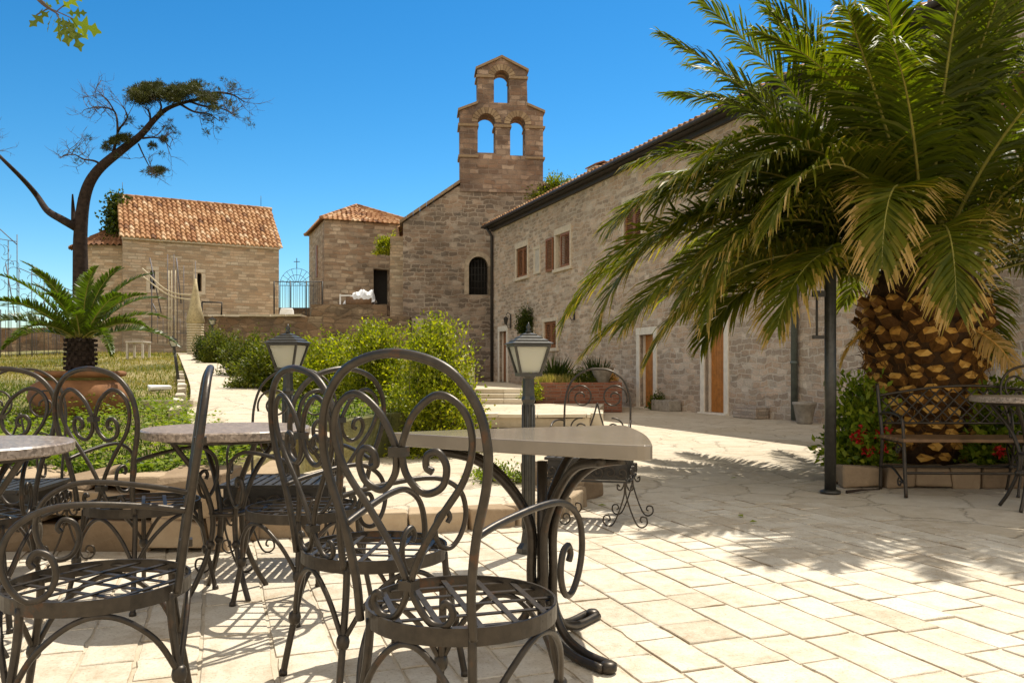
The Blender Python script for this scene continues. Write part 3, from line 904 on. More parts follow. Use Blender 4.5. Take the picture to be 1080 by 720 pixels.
for key, r in W_.items():
    x0, z0, x1, z1 = r
    fr_ = frame_parts(r, .10 if key != 'E' else .08, .12, .22 if key in 'ABCFG' else .13)
    wf = fr_.build('window_frame', M['dress'], house, bevel=.008)
    mb = MB(); mb.box(((x0 + x1) / 2, .02, z0 - .06), (x1 - x0 + .34, .2, .115)); mb.build('sill', M['dress'], wf, bevel=.008)
    void(r, wf)
    xm = (x0 + x1) / 2
    if key == 'B':
        mb = MB(); louvre(mb, x0 - (x1 - x0) * .52 - .16, x0 - .16, z0 - .02, z1 - .02, -.05); mb.build('shutter', M['shutter'], wf)['label'] = 'shutter folded open against the wall'
        xm = x0 + (x1 - x0) * .34; mb = MB(); louvre(mb, xm, x1, z0 + .01, z1 - .01, .0); mb.build('shutter', M['shutter'], wf)
        mb = MB(); mb.box(((x0 + xm) / 2, .16, (z0 + z1) / 2), (xm - x0, .03, z1 - z0)); mb.build('pane', M['plaster'], wf)
    elif key == 'E':
        mb = MB(); mb.box((xm, .14, (z0 + z1) / 2), (x1 - x0, .03, z1 - z0)); mb.box((xm, .115, (z0 + z1) / 2), (.04, .03, z1 - z0)); mb.build('pane', M['shutter'], wf)
    else:
        for a, b_ in ((x0, xm - .004), (xm + .004, x1)):
            mb = MB(); louvre(mb, a + .004, b_, z0 + .01, z1 - .01, .06); mb.build('shutter', M['shutter'], wf)
# blind niche between windows A and B
nr = facr(564.5, 263, 569, 286)
mb = frame_parts(nr, .11, .1, .12, .03); mb.box(((nr[0] + nr[2]) / 2, .02, nr[1] - .05), (nr[2] - nr[0] + .22, .12, .1))
nf = mb.build('niche_frame', M['dress'], house, bevel=.006)
mb = MB(); mb.box(((nr[0] + nr[2]) / 2, .0, (nr[1] + nr[3]) / 2), (nr[2] - nr[0], .02, nr[3] - nr[1])); mb.build('niche_back', M['plaster'], nf)
for key, r in D_.items():
    x0, z0, x1, z1 = r
    mb = frame_parts(r, .17 if key != '1' else .14, 0, .2)
    mb.box(((x0 + x1) / 2, .04, z0 - .025), (x1 - x0 + .36, .3, .05))
    df = mb.build('door_frame', M['doorstone'], house, bevel=.008)
    # pale reveals inside the thickness of the wall
    mb = MB(); mb.box((x0 + .012, .15, (z0 + z1) / 2), (.02, .10, z1 - z0 - .01)); mb.box((x1 - .012, .15, (z0 + z1) / 2), (.02, .10, z1 - z0 - .01)); mb.build('reveal', M['doorstone'], df)
    mb = MB(); nb = 7; w_ = (x1 - x0 - .05) / nb
    for k in range(nb): mb.box((x0 + .025 + w_ * (k + .5), .185, (z0 + z1) / 2), (w_ - .008, .05, z1 - z0 - .01), 0, 0, random.random())
    mb.box(((x0 + x1) / 2, .205, (z0 + z1) / 2), (x1 - x0 - .04, .04, z1 - z0 - .02))
    dr = mb.build('door', M['door'] if key != '1' else M['shutter'], house)
    mb = MB(); mb.tube([(x1 - .13, .16, z0 + .98), (x1 - .13, .12, z0 + 1.0), (x1 - .22, .12, z0 + 1.0)], .012, 6); mb.build('handle', M['iron_dark'], dr)
# downpipes
mb = MB(); u_, _ = fac(520.8, 300); mb.tube([(.10, -.34, EAVE), (.10, -.09, EAVE - .35), (.10, -.09, .5)], .06, 8); mb.build('downpipe', M['darkpipe'], house)['label'] = 'dark downpipe at the church corner'
u_, _ = fac(841.5, 400)
mb = MB(); mb.tube([(u_, -.40, EAVE), (u_, -.10, EAVE - .4), (u_, -.10, .02)], .07, 10)
for z in (1.2, 3.2, 5.2): mb.lathe([(.08, -.03), (.085, 0), (.08, .03)], (u_, -.10, z), 10)
mb.build('downpipe', M['pipe'], house)['label'] = 'grey-green downpipe behind the palm fronds'
# wall lanterns (fixed to the wall)
for (px, py) in ((539, 338), (606, 328)):
    u_, z_ = fac(px, py)
    mb = MB(); mb.tube(catmull([(u_, -.005, z_ + .22), (u_, -.14, z_ + .30), (u_, -.22, z_ + .18)], 6), .014, 6)
    mb.tube(catmull([(u_, -.005, z_ - .25), (u_, -.12, z_ - .28), (u_, -.2, z_ - .12)], 6), .012, 6)
    mb.box((u_, -.01, z_ - .02), (.08, .03, .55))
    wl = mb.build('wall_lamp', M['iron_dark'], house)
    mb = MB(); mb.lathe([(.05, -.16), (.09, .06), (.11, .07), (.02, .16)], (u_, -.22, z_), 6, smooth=False); mb.build('lamp_shade', M['iron_dark'], wl)

# hanging plant on the house wall
u_, z_ = fac(560, 337)
p = FA + FD * u_ - FN * .22
hp = bush('hanging_plant', 'trailing green plant hanging on the house wall above the small window', (p.x, p.y, z_ - .55), .26, .26, .95, 90, 40, .07, 'hedgeleaf', 'plant', spiky=.25, parent_tone=(.3, .2))
mb = MB(); mb.tube([(0, 0, .75), (FN.x * .24, FN.y * .24, .95)], .012, 6); mb.lathe([(.08, .3), (.13, .52), (.14, .53)], (0, 0, 0), 12); mb.build('hanging_basket', M['iron_dark'], hp)

# things standing along the foot of the house wall
def along(px, off):
    u_, _ = fac(px, 430); p = FA + FD * u_ - FN * off
    return (p.x, p.y, 0)
def trough(loc, label, L, W, Hh, rz, mat, name='stone_trough', cat='planter'):
    t = thing(name, label, cat, loc, rz)
    mb = MB()
    mb.box((0, -W / 2 + .03, Hh / 2), (L, .06, Hh)); mb.box((0, W / 2 - .03, Hh / 2), (L, .06, Hh))
    mb.box((-L / 2 + .03, 0, Hh / 2), (.06, W - .12, Hh)); mb.box((L / 2 - .03, 0, Hh / 2), (.06, W - .12, Hh))
    mb.build('shell', mat, t, bevel=.012)
    mb = MB(); mb.box((0, 0, Hh * .8), (L - .13, W - .13, .04)); mb.build('soil', M['soil'], t)
    return t
trough(along(711, .25), 'low grey stone trough standing against the house wall between the two right doors', .85, .36, .27, HR, M['greystone'])
trough(along(800, .22), 'low pale brick trough against the house wall right of the rightmost door', .8, .34, .24, HR, masonry('pale_brick', (.42, .36, .30), (.55, .48, .41), (.3, .25, .2), .22, .07, .012, .005, (.3, .25, .2), .3), 'brick_trough')
def pot(loc, label, prof, mat, name='flower_pot'):
    t = thing(name, label, 'pot', loc)
    mb = MB(); mb.lathe(prof, n=24); mb.build('shell', mat, t)
    r, z = prof[-1]
    mb = MB(); mb.lathe([(r * .9, z - .05), (r * .9, z - .04)], n=20); mb.build('soil', M['soil'], t)
    return t
pot(along(866, .42), 'pale flared flower pot by the house wall right of the green downpipe', [(.14, 0), (.15, .02), (.21, .36), (.23, .37), (.23, .42), (.20, .42)], M['greystone'])
bush('weed', 'dark green weed clump growing at the foot of the wall beside the middle door', along(700, .2), .22, .2, .4, 50, 20, .06, 'hedgeleaf', 'weed')

# dark urn with dried plant left of the middle door
q = along(662, .55)
urn = thing('urn', 'dark tall urn with a dry reddish plant beside the middle wooden door', 'urn', q)
mb = MB(); mb.lathe([(.2, 0), (.22, .03), (.13, .1), (.16, .2), (.27, .45), (.28, .58), (.2, .68), (.25, .72), (.22, .72)], n=20); mb.build('shell', M['iron_dark'], urn)
k = 700; C = RNG.normal(0, 1, (k, 3)); C = norm(C) * (.05 + .17 * RNG.random((k, 1))); C[:, 2] = np.abs(C[:, 2]) * 1.3 + .72
V, Fc = leaf_quads(C, RNG.normal(0, 1, (k, 3)), RNG.normal(0, 1, (k, 3)), .07, .035)
npmesh('dry_foliage', V, Fc, np.clip(RNG.normal(.8, .2, k), 0, 1), M['stub'], urn)

# upper terrace, steps and brick planter in front of the house
mb = MB(); mb.poly([(-2.2, 20.6), (.62, 20.6), (.62, 21.9), (-.3, 34.0), (-2.8, 34.3)], -.05, .56)
tag(mb.build('landing', M['patio']), kind='structure')
mb = MB()
mb.poly([(-2.2, 15.0), (1.35, 14.9), (1.58, 15.1), (1.62, 15.8), (2.2, 19.6), (.9, 20.0), (-2.2, 20.0)], -.05, .235)
tag(mb.build('lower_terrace', M['patio']), kind='structure')
mb = MB()
stone_row(mb, (-2.2, 14.94), (1.4, 14.84), 0, .19, .2, 1, (.1, .6), .012, (.4, .9))
stone_row(mb, (-2.2, 15.0), (1.42, 14.9), .19, .262, .42, 1, (.5, 1), .01, (.5, .9))
stone_row(mb, (1.56, 15.0), (1.72, 16.4), 0, .262, .22, 1, (.3, .9), .012, (.4, .9))
tag(mb.build('terrace_wall', M['palestone'], bevel=.012), 'low pale stone retaining wall with flat coping behind the right garden lamp', 'wall')
st = thing('stone_steps', 'three worn pale stone steps leading up to the house corner door', 'steps', (0, 0, 0))
for i in range(3):
    mb = MB(); y0 = 19.55 + i * .36; zb = .235 if i < 9 else 0
    xs = [-1.55, -.9, -.2, .52]
    for a, b_ in zip(xs, xs[1:]): mb.box(((a + b_) / 2, y0 + .25, .235 + (i + .5) * .115 - .0), (b_ - a - .008, .5, .115 - .004), 0, 0, random.uniform(.5, 1), .006)
    mb.build('step', M['palestone'], st, bevel=.012)
bp = thing('brick_planter', 'long red brick planter with wild plants against the house front', 'planter', (0, 0, 0))
mb = MB()
def quadwall(mb, p, q, th, z0, z1):
    p, q = Vector(p), Vector(q); d = q - p; rz = math.atan2(d.y, d.x); c = (p + q) / 2
    return (c.x, c.y), d.length, rz
for (p_, q_) in (((.66, 20.1), (2.62, 20.45)), ((2.62, 20.5), (2.9, 23.2)), ((.64, 20.2), (.55, 22.5))):
    (cx_, cy_), L_, rz_ = quadwall(mb, p_, q_, .2, 0, .75)
    m2 = MB(); m2.box((0, 0, .37), (L_ + .2, .22, .74)); m2.build('brick_wall', M['brick'], bp, loc=(cx_, cy_, 0), rz=rz_, bevel=.01)
mb = MB(); mb.poly([(.72, 20.25), (2.56, 20.55), (2.78, 23.1), (.62, 22.5)], .3, .68); mb.build('soil', M['soil'], bp)
def tuft(name, label, loc, n, h, spread, matkey, wdt, tone, cat='plant'):
    k = n
    C = np.stack([RNG.normal(0, spread[0] * .25, k), RNG.normal(0, spread[1] * .25, k), np.zeros(k)], 1)
    D = np.stack([RNG.normal(0, .42, k), RNG.normal(0, .42, k), np.ones(k)], 1)
    V, Fc = leaf_quads(C, D, RNG.normal(0, 1, (k, 3)), h * (.5 + .6 * RNG.random(k)), wdt)
    o = npmesh(name, V, Fc, np.clip(RNG.normal(tone, .18, k), 0, 1), M[matkey]); o.location = loc
    return tag(o, label, cat)
tuft('dry_grass_tuft', 'sunlit straw-coloured grass tuft on the left end of the brick planter', (1.0, 20.45, .66), 1100, .32, (.9, .5), 'grass', .015, .75)
tuft('spiky_plant', 'dark spiky plant rising from the brick planter in front of the shuttered window', (1.15, 21.3, .66), 160, .85, (.3, .3), 'hedgeleaf', .05, .15)
tuft('spiky_plant', 'dark spiky plant on the brick planter just behind the palm frond tips', (2.25, 21.6, .66), 160, .8, (.3, .3), 'hedgeleaf', .05, .1)
bush('bush', 'low dark green bush spreading over the middle of the brick planter', (1.75, 21.0, .66), .6, .4, .3, 110, 30, .06, 'hedgeleaf')
pot((2.3, 20.85, .68), 'pale flared stone pot on the right end of the brick planter', [(.12, 0), (.14, .02), (.30, .42), (.31, .43), (.27, .43)], M['greystone'])
bush('weed', 'yellow-green weed growing beside the right garden lamp at the steps', (.5, 19.9, .3), .22, .2, .5, 40, 22, .06, 'bushleaf', 'weed')

# ------------------------------------------------------------------ church with bell gable
CZ = 36.3; CR = math.atan2(.11, .994)
cc = at(529, 390, CZ)
church = thing('church', 'rubble stone church with a three-arched bell gable above its front', 'church', (cc.x, cc.y, 0), CR)
k_ = CZ / F
def cx(px): return (px - 529) * k_
def cz(py): return H - (py - 390) * k_
el, er = cx(426), cx(634)
# front wall with arched window
wz0, wzs, whw = cz(311), cz(281), 10 * k_
wcx = cx(504.5)
zshl = cz(196)
outer = [(el, -.1), (er, -.1), (er, cz(237)), (cx(573), zshl), (cx(485.5), zshl), (el, cz(237))]
prism('wall', outer, [arch(wcx, wz0, wzs, whw)], .7, M['church'], church, 0)
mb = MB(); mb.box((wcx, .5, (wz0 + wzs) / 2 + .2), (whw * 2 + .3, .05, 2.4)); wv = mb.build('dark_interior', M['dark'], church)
mb = MB()
A_ = arch(wcx, wz0, wzs, whw, 14); B_ = arch(wcx, wz0, wzs, whw + .2, 14)
n = len(A_)
for i in range(1, n - 1):
    a0, a1, b0, b1 = A_[i], A_[i + 1], B_[i], B_[i + 1]
    for y in (0,):
        vsx = [(a0[0], -.04, a0[1]), (a1[0], -.04, a1[1]), (b1[0], -.04, b1[1]), (b0[0], -.04, b0[1])]
        vsy = [(x, .16, z) for x, _, z in vsx]
        mb.add(vsx + vsy, [(0, 1, 2, 3), (0, 1, 5, 4), (2, 3, 7, 6), (1, 2, 6, 5), (3, 0, 4, 7)], 0, .5)
for s in (-1, 1): mb.box((wcx + s * (whw + .1), .06, (wz0 + wzs) / 2), (.2, .2, wzs - wz0))
mb.build('window_surround', M['surround'], church)
mb = MB()
for k in range(5): mb.tube([(wcx - whw + (k + 1) * whw / 3, .1, wz0), (wcx - whw + (k + 1) * whw / 3, .1, wzs + whw * .75)], .018, 5)
for k in range(7): mb.tube([(wcx - whw, .1, wz0 + k * .3), (wcx + whw, .1, wz0 + k * .3)], .014, 5)
mb.build('window_grille', M['iron_dark'], church)
# gable verge stones
mb = MB()
for (xa, za, xb, zb) in ((el - .15, cz(237) - .08, cx(485.5), zshl + .06), (cx(573), zshl + .06, er + .15, cz(237) - .08)):
    mb = MB(); d = math.hypot(xb - xa, zb - za); nseg = 9
    for i in range(nseg):
        t0, t1 = i / nseg, (i + 1) / nseg - .004
        p, q = (xa + (xb - xa) * t0, za + (zb - za) * t0), (xa + (xb - xa) * t1, za + (zb - za) * t1)
        vsx = []
        for y in (-.16, .85):
            vsx += [(p[0], y, p[1] + .02), (q[0], y, q[1] + .02), (q[0], y, q[1] + .16), (p[0], y, p[1] + .16)]
        mb.add(vsx, [(0, 1, 2, 3), (4, 5, 6, 7), (0, 1, 5, 4), (2, 3, 7, 6), (1, 2, 6, 5), (3, 0, 4, 7)], 0, random.uniform(.1, .45))
    mb.build('verge', M['stone'], church)
# side walls and nave roof
NL = 12.0
for s, x in ((-1, el), (1, er)):
    m2 = MB(); m2.box((x + (.35 if s < 0 else -.35), NL / 2 + .6, (cz(237) - .2) / 2), (.7, NL, cz(237) - .2)); m2.build('wall', M['church'], church)
mb = MB()
for s in (-1, 1):
    xe = el - .2 if s < 0 else er + .2
    rise = (zshl + 1.6) - cz(237); dx = abs(xe - cx(529))
    Vv = Vector((-s * dx * (1 if s > 0 else 1), 0, rise)).normalized() if False else Vector(((cx(529) - xe), 0, rise)).normalized()
    Ld = math.hypot(dx, rise)
    O_ = Vector((xe, .9, cz(237) - .05))
    tile_roof(mb, O_, (0, 1, 0), Vv, NL, Ld, .5, .7)
mb.build('roof', M['tile'], church)
# bell gable
tz = lambda py: cz(py)
bo = [(cx(485.5), zshl - .3), (cx(573), zshl - .3), (cx(573), tz(118)), (cx(556.5), tz(111)), (cx(555.5), tz(75)), (cx(529), tz(62)), (cx(503.5), tz(75)), (cx(504), tz(111)), (cx(485), tz(119))]
hol = [arch(cx(513), tz(162), tz(130), 9.3 * k_), arch(cx(546), tz(164), tz(131), 8.0 * k_), arch(cx(529), tz(109), tz(83), 8.2 * k_)]
bg_ = prism('bell_gable', bo, hol, .95, M['gable'], church, -.06)
bg_['label'] = 'tall bell gable with two arches below and one above'
mb = MB()
def ledge(x0, x1, z, hgt=.1, pr=.1):
    mb = MB(); mb.box(((x0 + x1) / 2, .415, z), (x1 - x0 + 2 * pr, .95 + 2 * pr, hgt), 0, 0, .3, .012); mb.build('ledge', M['stone'], bg_)
for (a, b_) in ((cx(485), cx(503)), (cx(522.5), cx(537.5)), (cx(555), cx(573.5))): ledge(a, b_, tz(133.5), .11, .07)
for (a, b_) in ((cx(485), cx(503)), (cx(556), cx(573.5))): ledge(a, b_, tz(166), .1, .06)
for (a, b_) in ((cx(503.5), cx(520)), (cx(538), cx(555.5))): ledge(a, b_, tz(82), .1, .06)
# coping slabs on slopes
for (xa, za, xb, zb) in ((cx(501.5), tz(75.5), cx(529), tz(62)), (cx(529), tz(62), cx(557.5), tz(75.5)), (cx(483), tz(119.5), cx(504), tz(111)), (cx(556), tz(111), cx(575), tz(118.5))):
    vsx = []; mb = MB()
    for y in (-.16, .99):
        vsx += [(xa, y, za + .005), (xb, y, zb + .005), (xb, y, zb + .11), (xa, y, za + .11)]
    mb.add(vsx, [(0, 1, 2, 3), (4, 5, 6, 7), (0, 1, 5, 4), (2, 3, 7, 6), (1, 2, 6, 5), (3, 0, 4, 7)], 0, .3)
    mb.build('coping', M['stone'], bg_)
# voussoir rings
mb = MB()
for (x, zs, hw) in ((cx(513), tz(130), 9.3 * k_), (cx(546), tz(131), 8.0 * k_), (cx(529), tz(83), 8.2 * k_)):
    nv = 11; mb = MB()
    for i in range(nv):
        a0, a1 = PI * i / nv + .02, PI * (i + 1) / nv - .02
        vsx = []
        for y in (-.085, .2):
            for (rr, a) in ((hw + .004, a0), (hw + .004, a1), (hw + .27, a1), (hw + .27, a0)):
                vsx.append((x + rr * math.cos(a), y, zs + rr * math.sin(a)))
        mb.add(vsx, [(0, 1, 2, 3), (4, 5, 6, 7), (0, 1, 5, 4), (2, 3, 7, 6), (1, 2, 6, 5), (3, 0, 4, 7)], 0, random.uniform(.1, .6))
    mb.build('voussoirs', M['stone'], bg_)
# left buttress wall
m2 = MB(); m2.box((cx(420), 1.5, (cz(248)) / 2 + .5), (16 * k_, 1.4, cz(248) - 1.0)); m2.build('buttress', M['chapel'], church)
bush('wall_plant', 'light green plant growing out of the top of the church buttress', at(411, 268, 37.2), .5, .4, .7, 90, 30, .12, 'bushleaf', 'plant')
bush('roof_bush', 'green bush growing on the church roof right of the bell gable', at(590, 213, 36.6) , 1.15, .6, .95, 200, 36, .12, 'bushleaf', 'bush', parent_tone=(.3, .2))

# ------------------------------------------------------------------ chapel on the left
CHR = math.atan2(.47, .88)
c0 = Vector((-17.1, 36.0, 0))
chapel = thing('chapel', 'small stone chapel with sunlit red tile roof, slit windows and round apse', 'chapel', c0, CHR)
CL, CW, CE, CRG = 6.75, 5.0, 6.9, 9.05
slit = [(1.1, 4.65, 1.3, 5.4), (3.08, 4.65, 3.26, 5.4)]
prism('wall', rect(0, 1.0, CL, CE), [arch((a + c) / 2, b, d, (c - a) / 2, 8) for a, b, c, d in slit], .6, M['chapel'], chapel, 0)
prism('wall', rect(0, 1.0, CL, CE), [], .6, M['chapel'], chapel, CW - .6)
for x in (0.0, CL - .6):
    mbx = MB(); pr = [(.6, 1.0), (CW - .6, 1.0), (CW - .6, CE), (CW - .3, CE), (CW / 2, CRG - .12), (.3, CE), (.6, CE)]
    n = len(pr); e = .003 if x == 0 else -.003
    mbx.add([(x + e, y, z) for y, z in pr] + [(x + .6 + e, y, z) for y, z in pr], [tuple(range(n)), tuple(reversed(range(n, 2 * n)))] + [(i, n + i, n + (i + 1) % n, (i + 1) % n) for i in range(n)])
    mbx.build('wall', M['chapel'], chapel)
for a, b, c, d in slit:
    mb = MB(); xm = (a + c) / 2
    for s in (-1, 1): mb.box((xm + s * .18, .05, (b + d) / 2), (.16, .14, d - b + .1))
    mb.box((xm, .05, d + .18), (.52, .14, .16)); mb.box((xm, .05, b - .10), (.52, .14, .12))
    wf = mb.build('window_surround', M['dress'], chapel, bevel=.01)
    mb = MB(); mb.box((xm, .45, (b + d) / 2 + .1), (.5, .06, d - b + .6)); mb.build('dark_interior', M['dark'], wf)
mb = MB()
rise = CRG - CE; half = CW / 2 + .22
Vv = Vector((0, CW / 2, rise)).normalized(); Ld = math.hypot(CW / 2, rise) * 1.06
tile_roof(mb, Vector((-.15, -.16, CE - .02)), (1, 0, 0), Vv, CL + .3, Ld, .215, .31, .075)
Vv2 = Vector((0, -CW / 2, rise)).normalized()
tile_roof(mb, Vector((-.15, CW + .16, CE - .02)), (1, 0, 0), Vv2, CL + .3, Ld, .47, .67)
ridge_tiles(mb, (-.15, CW / 2, CRG + .10), (CL + .15, CW / 2, CRG + .10), .12)
croof = mb.build('roof', M['tile'], chapel)
mb = MB(); mb.box((CL / 2, -.06, CE - .05), (CL + .1, .16, .1)); mb.build('cornice', M['dress'], chapel)
mb = MB()
for x in (.1, CL - .35): mb.tube([(x, CW / 2, CRG), (x, CW / 2, CRG + .75)], .012, 5)
mb.build('lightning_rod', M['iron_dark'], croof)
# apse
ap = MB(); R_ = 1.9
prof = []
N_ = 14
vs1 = []
for z in (1.0, 6.6):
    for k in range(N_ + 1):
        a = PI / 2 + PI * k / N_
        vs1.append((R_ * math.cos(a), CW / 2 + R_ * math.sin(a), z))
ap.add(vs1, [(k, k + 1, N_ + 2 + k, N_ + 1 + k) for k in range(N_)], smooth=False)
ap.build('apse', M['chapel'], chapel)
ap = MB()
for j in range(5):
    r0, r1 = (R_ + .2) * (1 - j / 5), (R_ + .2) * (1 - (j + 1) / 5)
    z0, z1 = 6.55 + j * .26, 6.55 + (j + 1) * .26
    for k in range(N_ * 2):
        a0, a1 = PI / 2 + PI * k / (2 * N_), PI / 2 + PI * (k + 1) / (2 * N_)
        am = (a0 + a1) / 2
        P3 = lambda r, a, z: (r * math.cos(a), CW / 2 + r * math.sin(a), z)
        ap.add([P3(r0 + .03, a0, z0), P3(r0 + .03, am, z0 + .09), P3(r0 + .03, a1, z0), P3(r1, a1, z1), P3(r1, am, z1 + .07), P3(r1, a0, z1)],
               [(0, 1, 4, 5), (1, 2, 3, 4)], 0, random.uniform(0, .35))
ap.build('apse_roof', M['tile'], chapel)
iv = thing('ivy', 'dark ivy clump climbing over the left gable end of the chapel roof', 'ivy', (0, 0, 0))
k = 2600
tt = RNG.random(k)
base = at(120, 262, 37.2); top = at(124, 210, 38.0)
C = np.array(base)[None] + (np.array(top) - np.array(base))[None] * tt[:, None] + RNG.normal(0, 1, (k, 3)) * np.array([.24, .24, .2])
V, Fc = leaf_quads(C, RNG.normal(0, 1, (k, 3)), RNG.normal(0, 1, (k, 3)), .16, .12)
npmesh('foliage', V, Fc, np.clip(RNG.normal(.3, .25, k), 0, 1), M['hedgeleaf'], iv)
mb = MB(); mb.tube(catmull([tuple(base - Vector((0, 0, 4.2))), tuple(base), tuple(top)], 6), .04, 6); mb.build('stem', M['twig'], iv)

# ------------------------------------------------------------------ square tower house
tc0 = at(342, 390, 42); TR = math.radians(22)
tower = thing('tower_house', 'square stone tower house with hipped tile roof between chapel and church', 'house', (tc0.x, tc0.y, 0), TR)
TW, TD, TE = 5.0, 5.4, 8.75
prism('wall', rect(0, 2.5, TW, TE), [rect(2.55, 4.0, 3.4, 6.35)], .6, M['towerm'], tower, 0)
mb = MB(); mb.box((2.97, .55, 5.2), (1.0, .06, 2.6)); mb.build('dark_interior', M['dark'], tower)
m2 = MB(); m2.box((.303, TD / 2 + .3, (TE + 2.5) / 2), (.6, TD - .6, TE - 2.5)); m2.build('wall', M['chapel'], tower)
m2 = MB(); m2.box((TW - .303, TD / 2 + .3, (TE + 2.5) / 2), (.6, TD - .6, TE - 2.5)); m2.build('wall', M['towerm'], tower)
m2 = MB(); m2.box((TW / 2, TD - .3, (TE + 2.5) / 2), (TW - 1.22, .6, TE - 2.5)); m2.build('wall', M['towerm'], tower)
mb = MB(); mb.box((-.02, 2.4, 6.9), (.06, .35, 1.7)); mb.build('window_slit', M['shutter'], tower)
def hip_face(mb, A, B, apex, rows=8, tw=.26):
    A, B, apex = Vector(A), Vector(B), Vector(apex)
    U = (B - A); W0 = U.length; U.normalize(); foot = A + U * ((apex - A).dot(U)); Vv = apex - foot; L = Vv.length; Vv.normalize()
    Nn = U.cross(Vv); Nn = Nn if Nn.z > 0 else -Nn
    for j in range(rows):
        t0, t1 = j / rows, (j + 1) / rows
        a0, b0 = A.lerp(apex, t0), B.lerp(apex, t0); a1, b1 = A.lerp(apex, t1), B.lerp(apex, t1)
        n = max(1, round((b0 - a0).length / tw))
        for i in range(n):
            p0, p1 = a0.lerp(b0, i / n), a0.lerp(b0, (i + 1) / n)
            q0, q1 = a1.lerp(b1, i / n), a1.lerp(b1, (i + 1) / n)
            lo = Nn * .035; up = Nn * .10
            pm, qm = (p0 * .62 + p1 * .38), (q0 * .62 + q1 * .38)
            pe, qe = (p0 * .3 + p1 * .7), (q0 * .3 + q1 * .7)
            mb.add([p0 + lo, pm + up, pe + lo * .4, p1 + lo, q1, qe - lo * .2, qm + Nn * .06, q0, p0 - lo * .3, pm, pe - lo * .3, p1 - lo * .3],
                   [(0, 1, 6, 7), (1, 2, 5, 6), (2, 3, 4, 5), (8, 9, 1, 0), (9, 10, 2, 1), (10, 11, 3, 2)], 0, min(1, max(0, random.gauss(.55, .23))))
mb = MB(); o_ = .22; ape = (TW / 2 - .3, TD / 2, TE + 1.35)
cs = [(-o_, -o_, TE), (TW + o_, -o_, TE), (TW + o_, TD + o_, TE), (-o_, TD + o_, TE)]
for i in range(4): hip_face(mb, cs[i], cs[(i + 1) % 4], ape)
for i in range(4): ridge_tiles(mb, Vector(cs[i]) + Vector((0, 0, .06)), Vector(ape) + Vector((0, 0, .06)), .09)
mb.build('roof', M['tile'], tower)

# ------------------------------------------------------------------ terrace wall between chapel and church, with things on it
bw = thing('terrace_wall', 'dark rubble terrace wall with flat capping running from chapel to church', 'wall', (0, 0, 0))
wa, wb = at(205, 390, 34.5), at(432, 390, 34.5)
Lw = wb.x - wa.x
m2 = MB(); m2.box((Lw / 2, .4, 1.2), (Lw, .8, 4.2)); m2.build('masonry', M['wallm'], bw, loc=(wa.x, wa.y, 0))
mb = MB()
for seg in range(14):
    x = wa.x + Lw * (seg + .5) / 14
    if x < at(322, 0, 34.5).x: mb.box((x, wa.y + .36, 3.34), (Lw / 14 - .03, .95, .09), 0, 0, random.uniform(.3, 1), .015)
mb.build('capping', M['palestone'], bw)
m2 = MB(); xa_, xb_ = at(328, 0, 34.5).x, at(408, 0, 34.5).x
m2.box((0, .5, 3.56), (xb_ - xa_, .9, .5)); m2.build('masonry', M['wallm'], bw, loc=((xa_ + xb_) / 2, wa.y - .05, 0))
mb = MB(); mb.poly([(wa.x, wa.y + .75), (wb.x + .5, wa.y + .75), (wb.x + .5, 50), (wa.x + 2.6, 50), (wa.x + 3.2, 41)], 2.0, 3.28)
tag(mb.build('upper_terrace', M['patio']), kind='structure')
# back parapet seen through the railing
m2 = MB(); m2.box((0, 0, 3.9), (9, .5, 1.4)); o = m2.build('parapet_wall', M['wallm'], loc=(-12.0, 47, 0)); tag(o, 'low stone parapet wall seen through the iron railing left of the tower', 'wall')
# railing
rl_ = thing('iron_railing', 'black iron railing on the terrace between chapel and tower', 'railing', (0, 0, 0))
ra, rb = at(289, 330, 37), at(340, 330, 37); zt = at(0, 297, 37).z; zb = 3.28
mb = MB()
for zz in (zt, zb + .15): mb.tube([(ra.x, 37, zz), (rb.x, 37, zz)], .02, 6)
for i in range(4): x = ra.x + (rb.x - ra.x) * i / 3; mb.tube([(x, 37, zb), (x, 37, zt + .03)], .03, 6)
mb.build('rail', M['iron_dark'], rl_)
mb = MB()
for i in range(26): x = ra.x + (rb.x - ra.x) * (i + .5) / 26; mb.tube([(x, 37, zb + .15), (x, 37, zt)], .007, 5)
mb.build('bars', M['iron_dark'], rl_)
# arched gate with cross
gt = thing('iron_gate', 'arched wrought iron gate topped by a small cross behind the railing', 'gate', (at(313, 0, 44).x, 44, 3.28))
zc_ = at(0, 301, 44).z - 3.28; rr_ = 18 * 44 / F
mb = MB()
for r in (rr_, rr_ * .62, rr_ * .2):
    mb.tube([(r * math.cos(PI * k / 20), 0, zc_ + r * math.sin(PI * k / 20)) for k in range(21)], .012, 5)
for k in range(1, 10): a = PI * k / 10; mb.tube([(rr_ * .2 * math.cos(a), 0, zc_ + rr_ * .2 * math.sin(a)), (rr_ * math.cos(a), 0, zc_ + rr_ * math.sin(a))], .012, 5)
for k in range(13): x = -rr_ + 2 * rr_ * k / 12; mb.tube([(x, 0, 0), (x, 0, zc_)], .007 if k not in (0, 12) else .022, 5)
mb.tube([(-rr_, 0, zc_), (rr_, 0, zc_)], .018, 5); mb.tube([(-rr_, 0, .1), (rr_, 0, .1)], .018, 5)
mb.build('leaf_frame', M['wire'], gt)
mb = MB(); mb.tube([(0, 0, zc_ + rr_), (0, 0, zc_ + rr_ + .55)], .02, 5); mb.tube([(-.16, 0, zc_ + rr_ + .36), (.16, 0, zc_ + rr_ + .36)], .02, 5); mb.build('cross', M['wire'], gt)
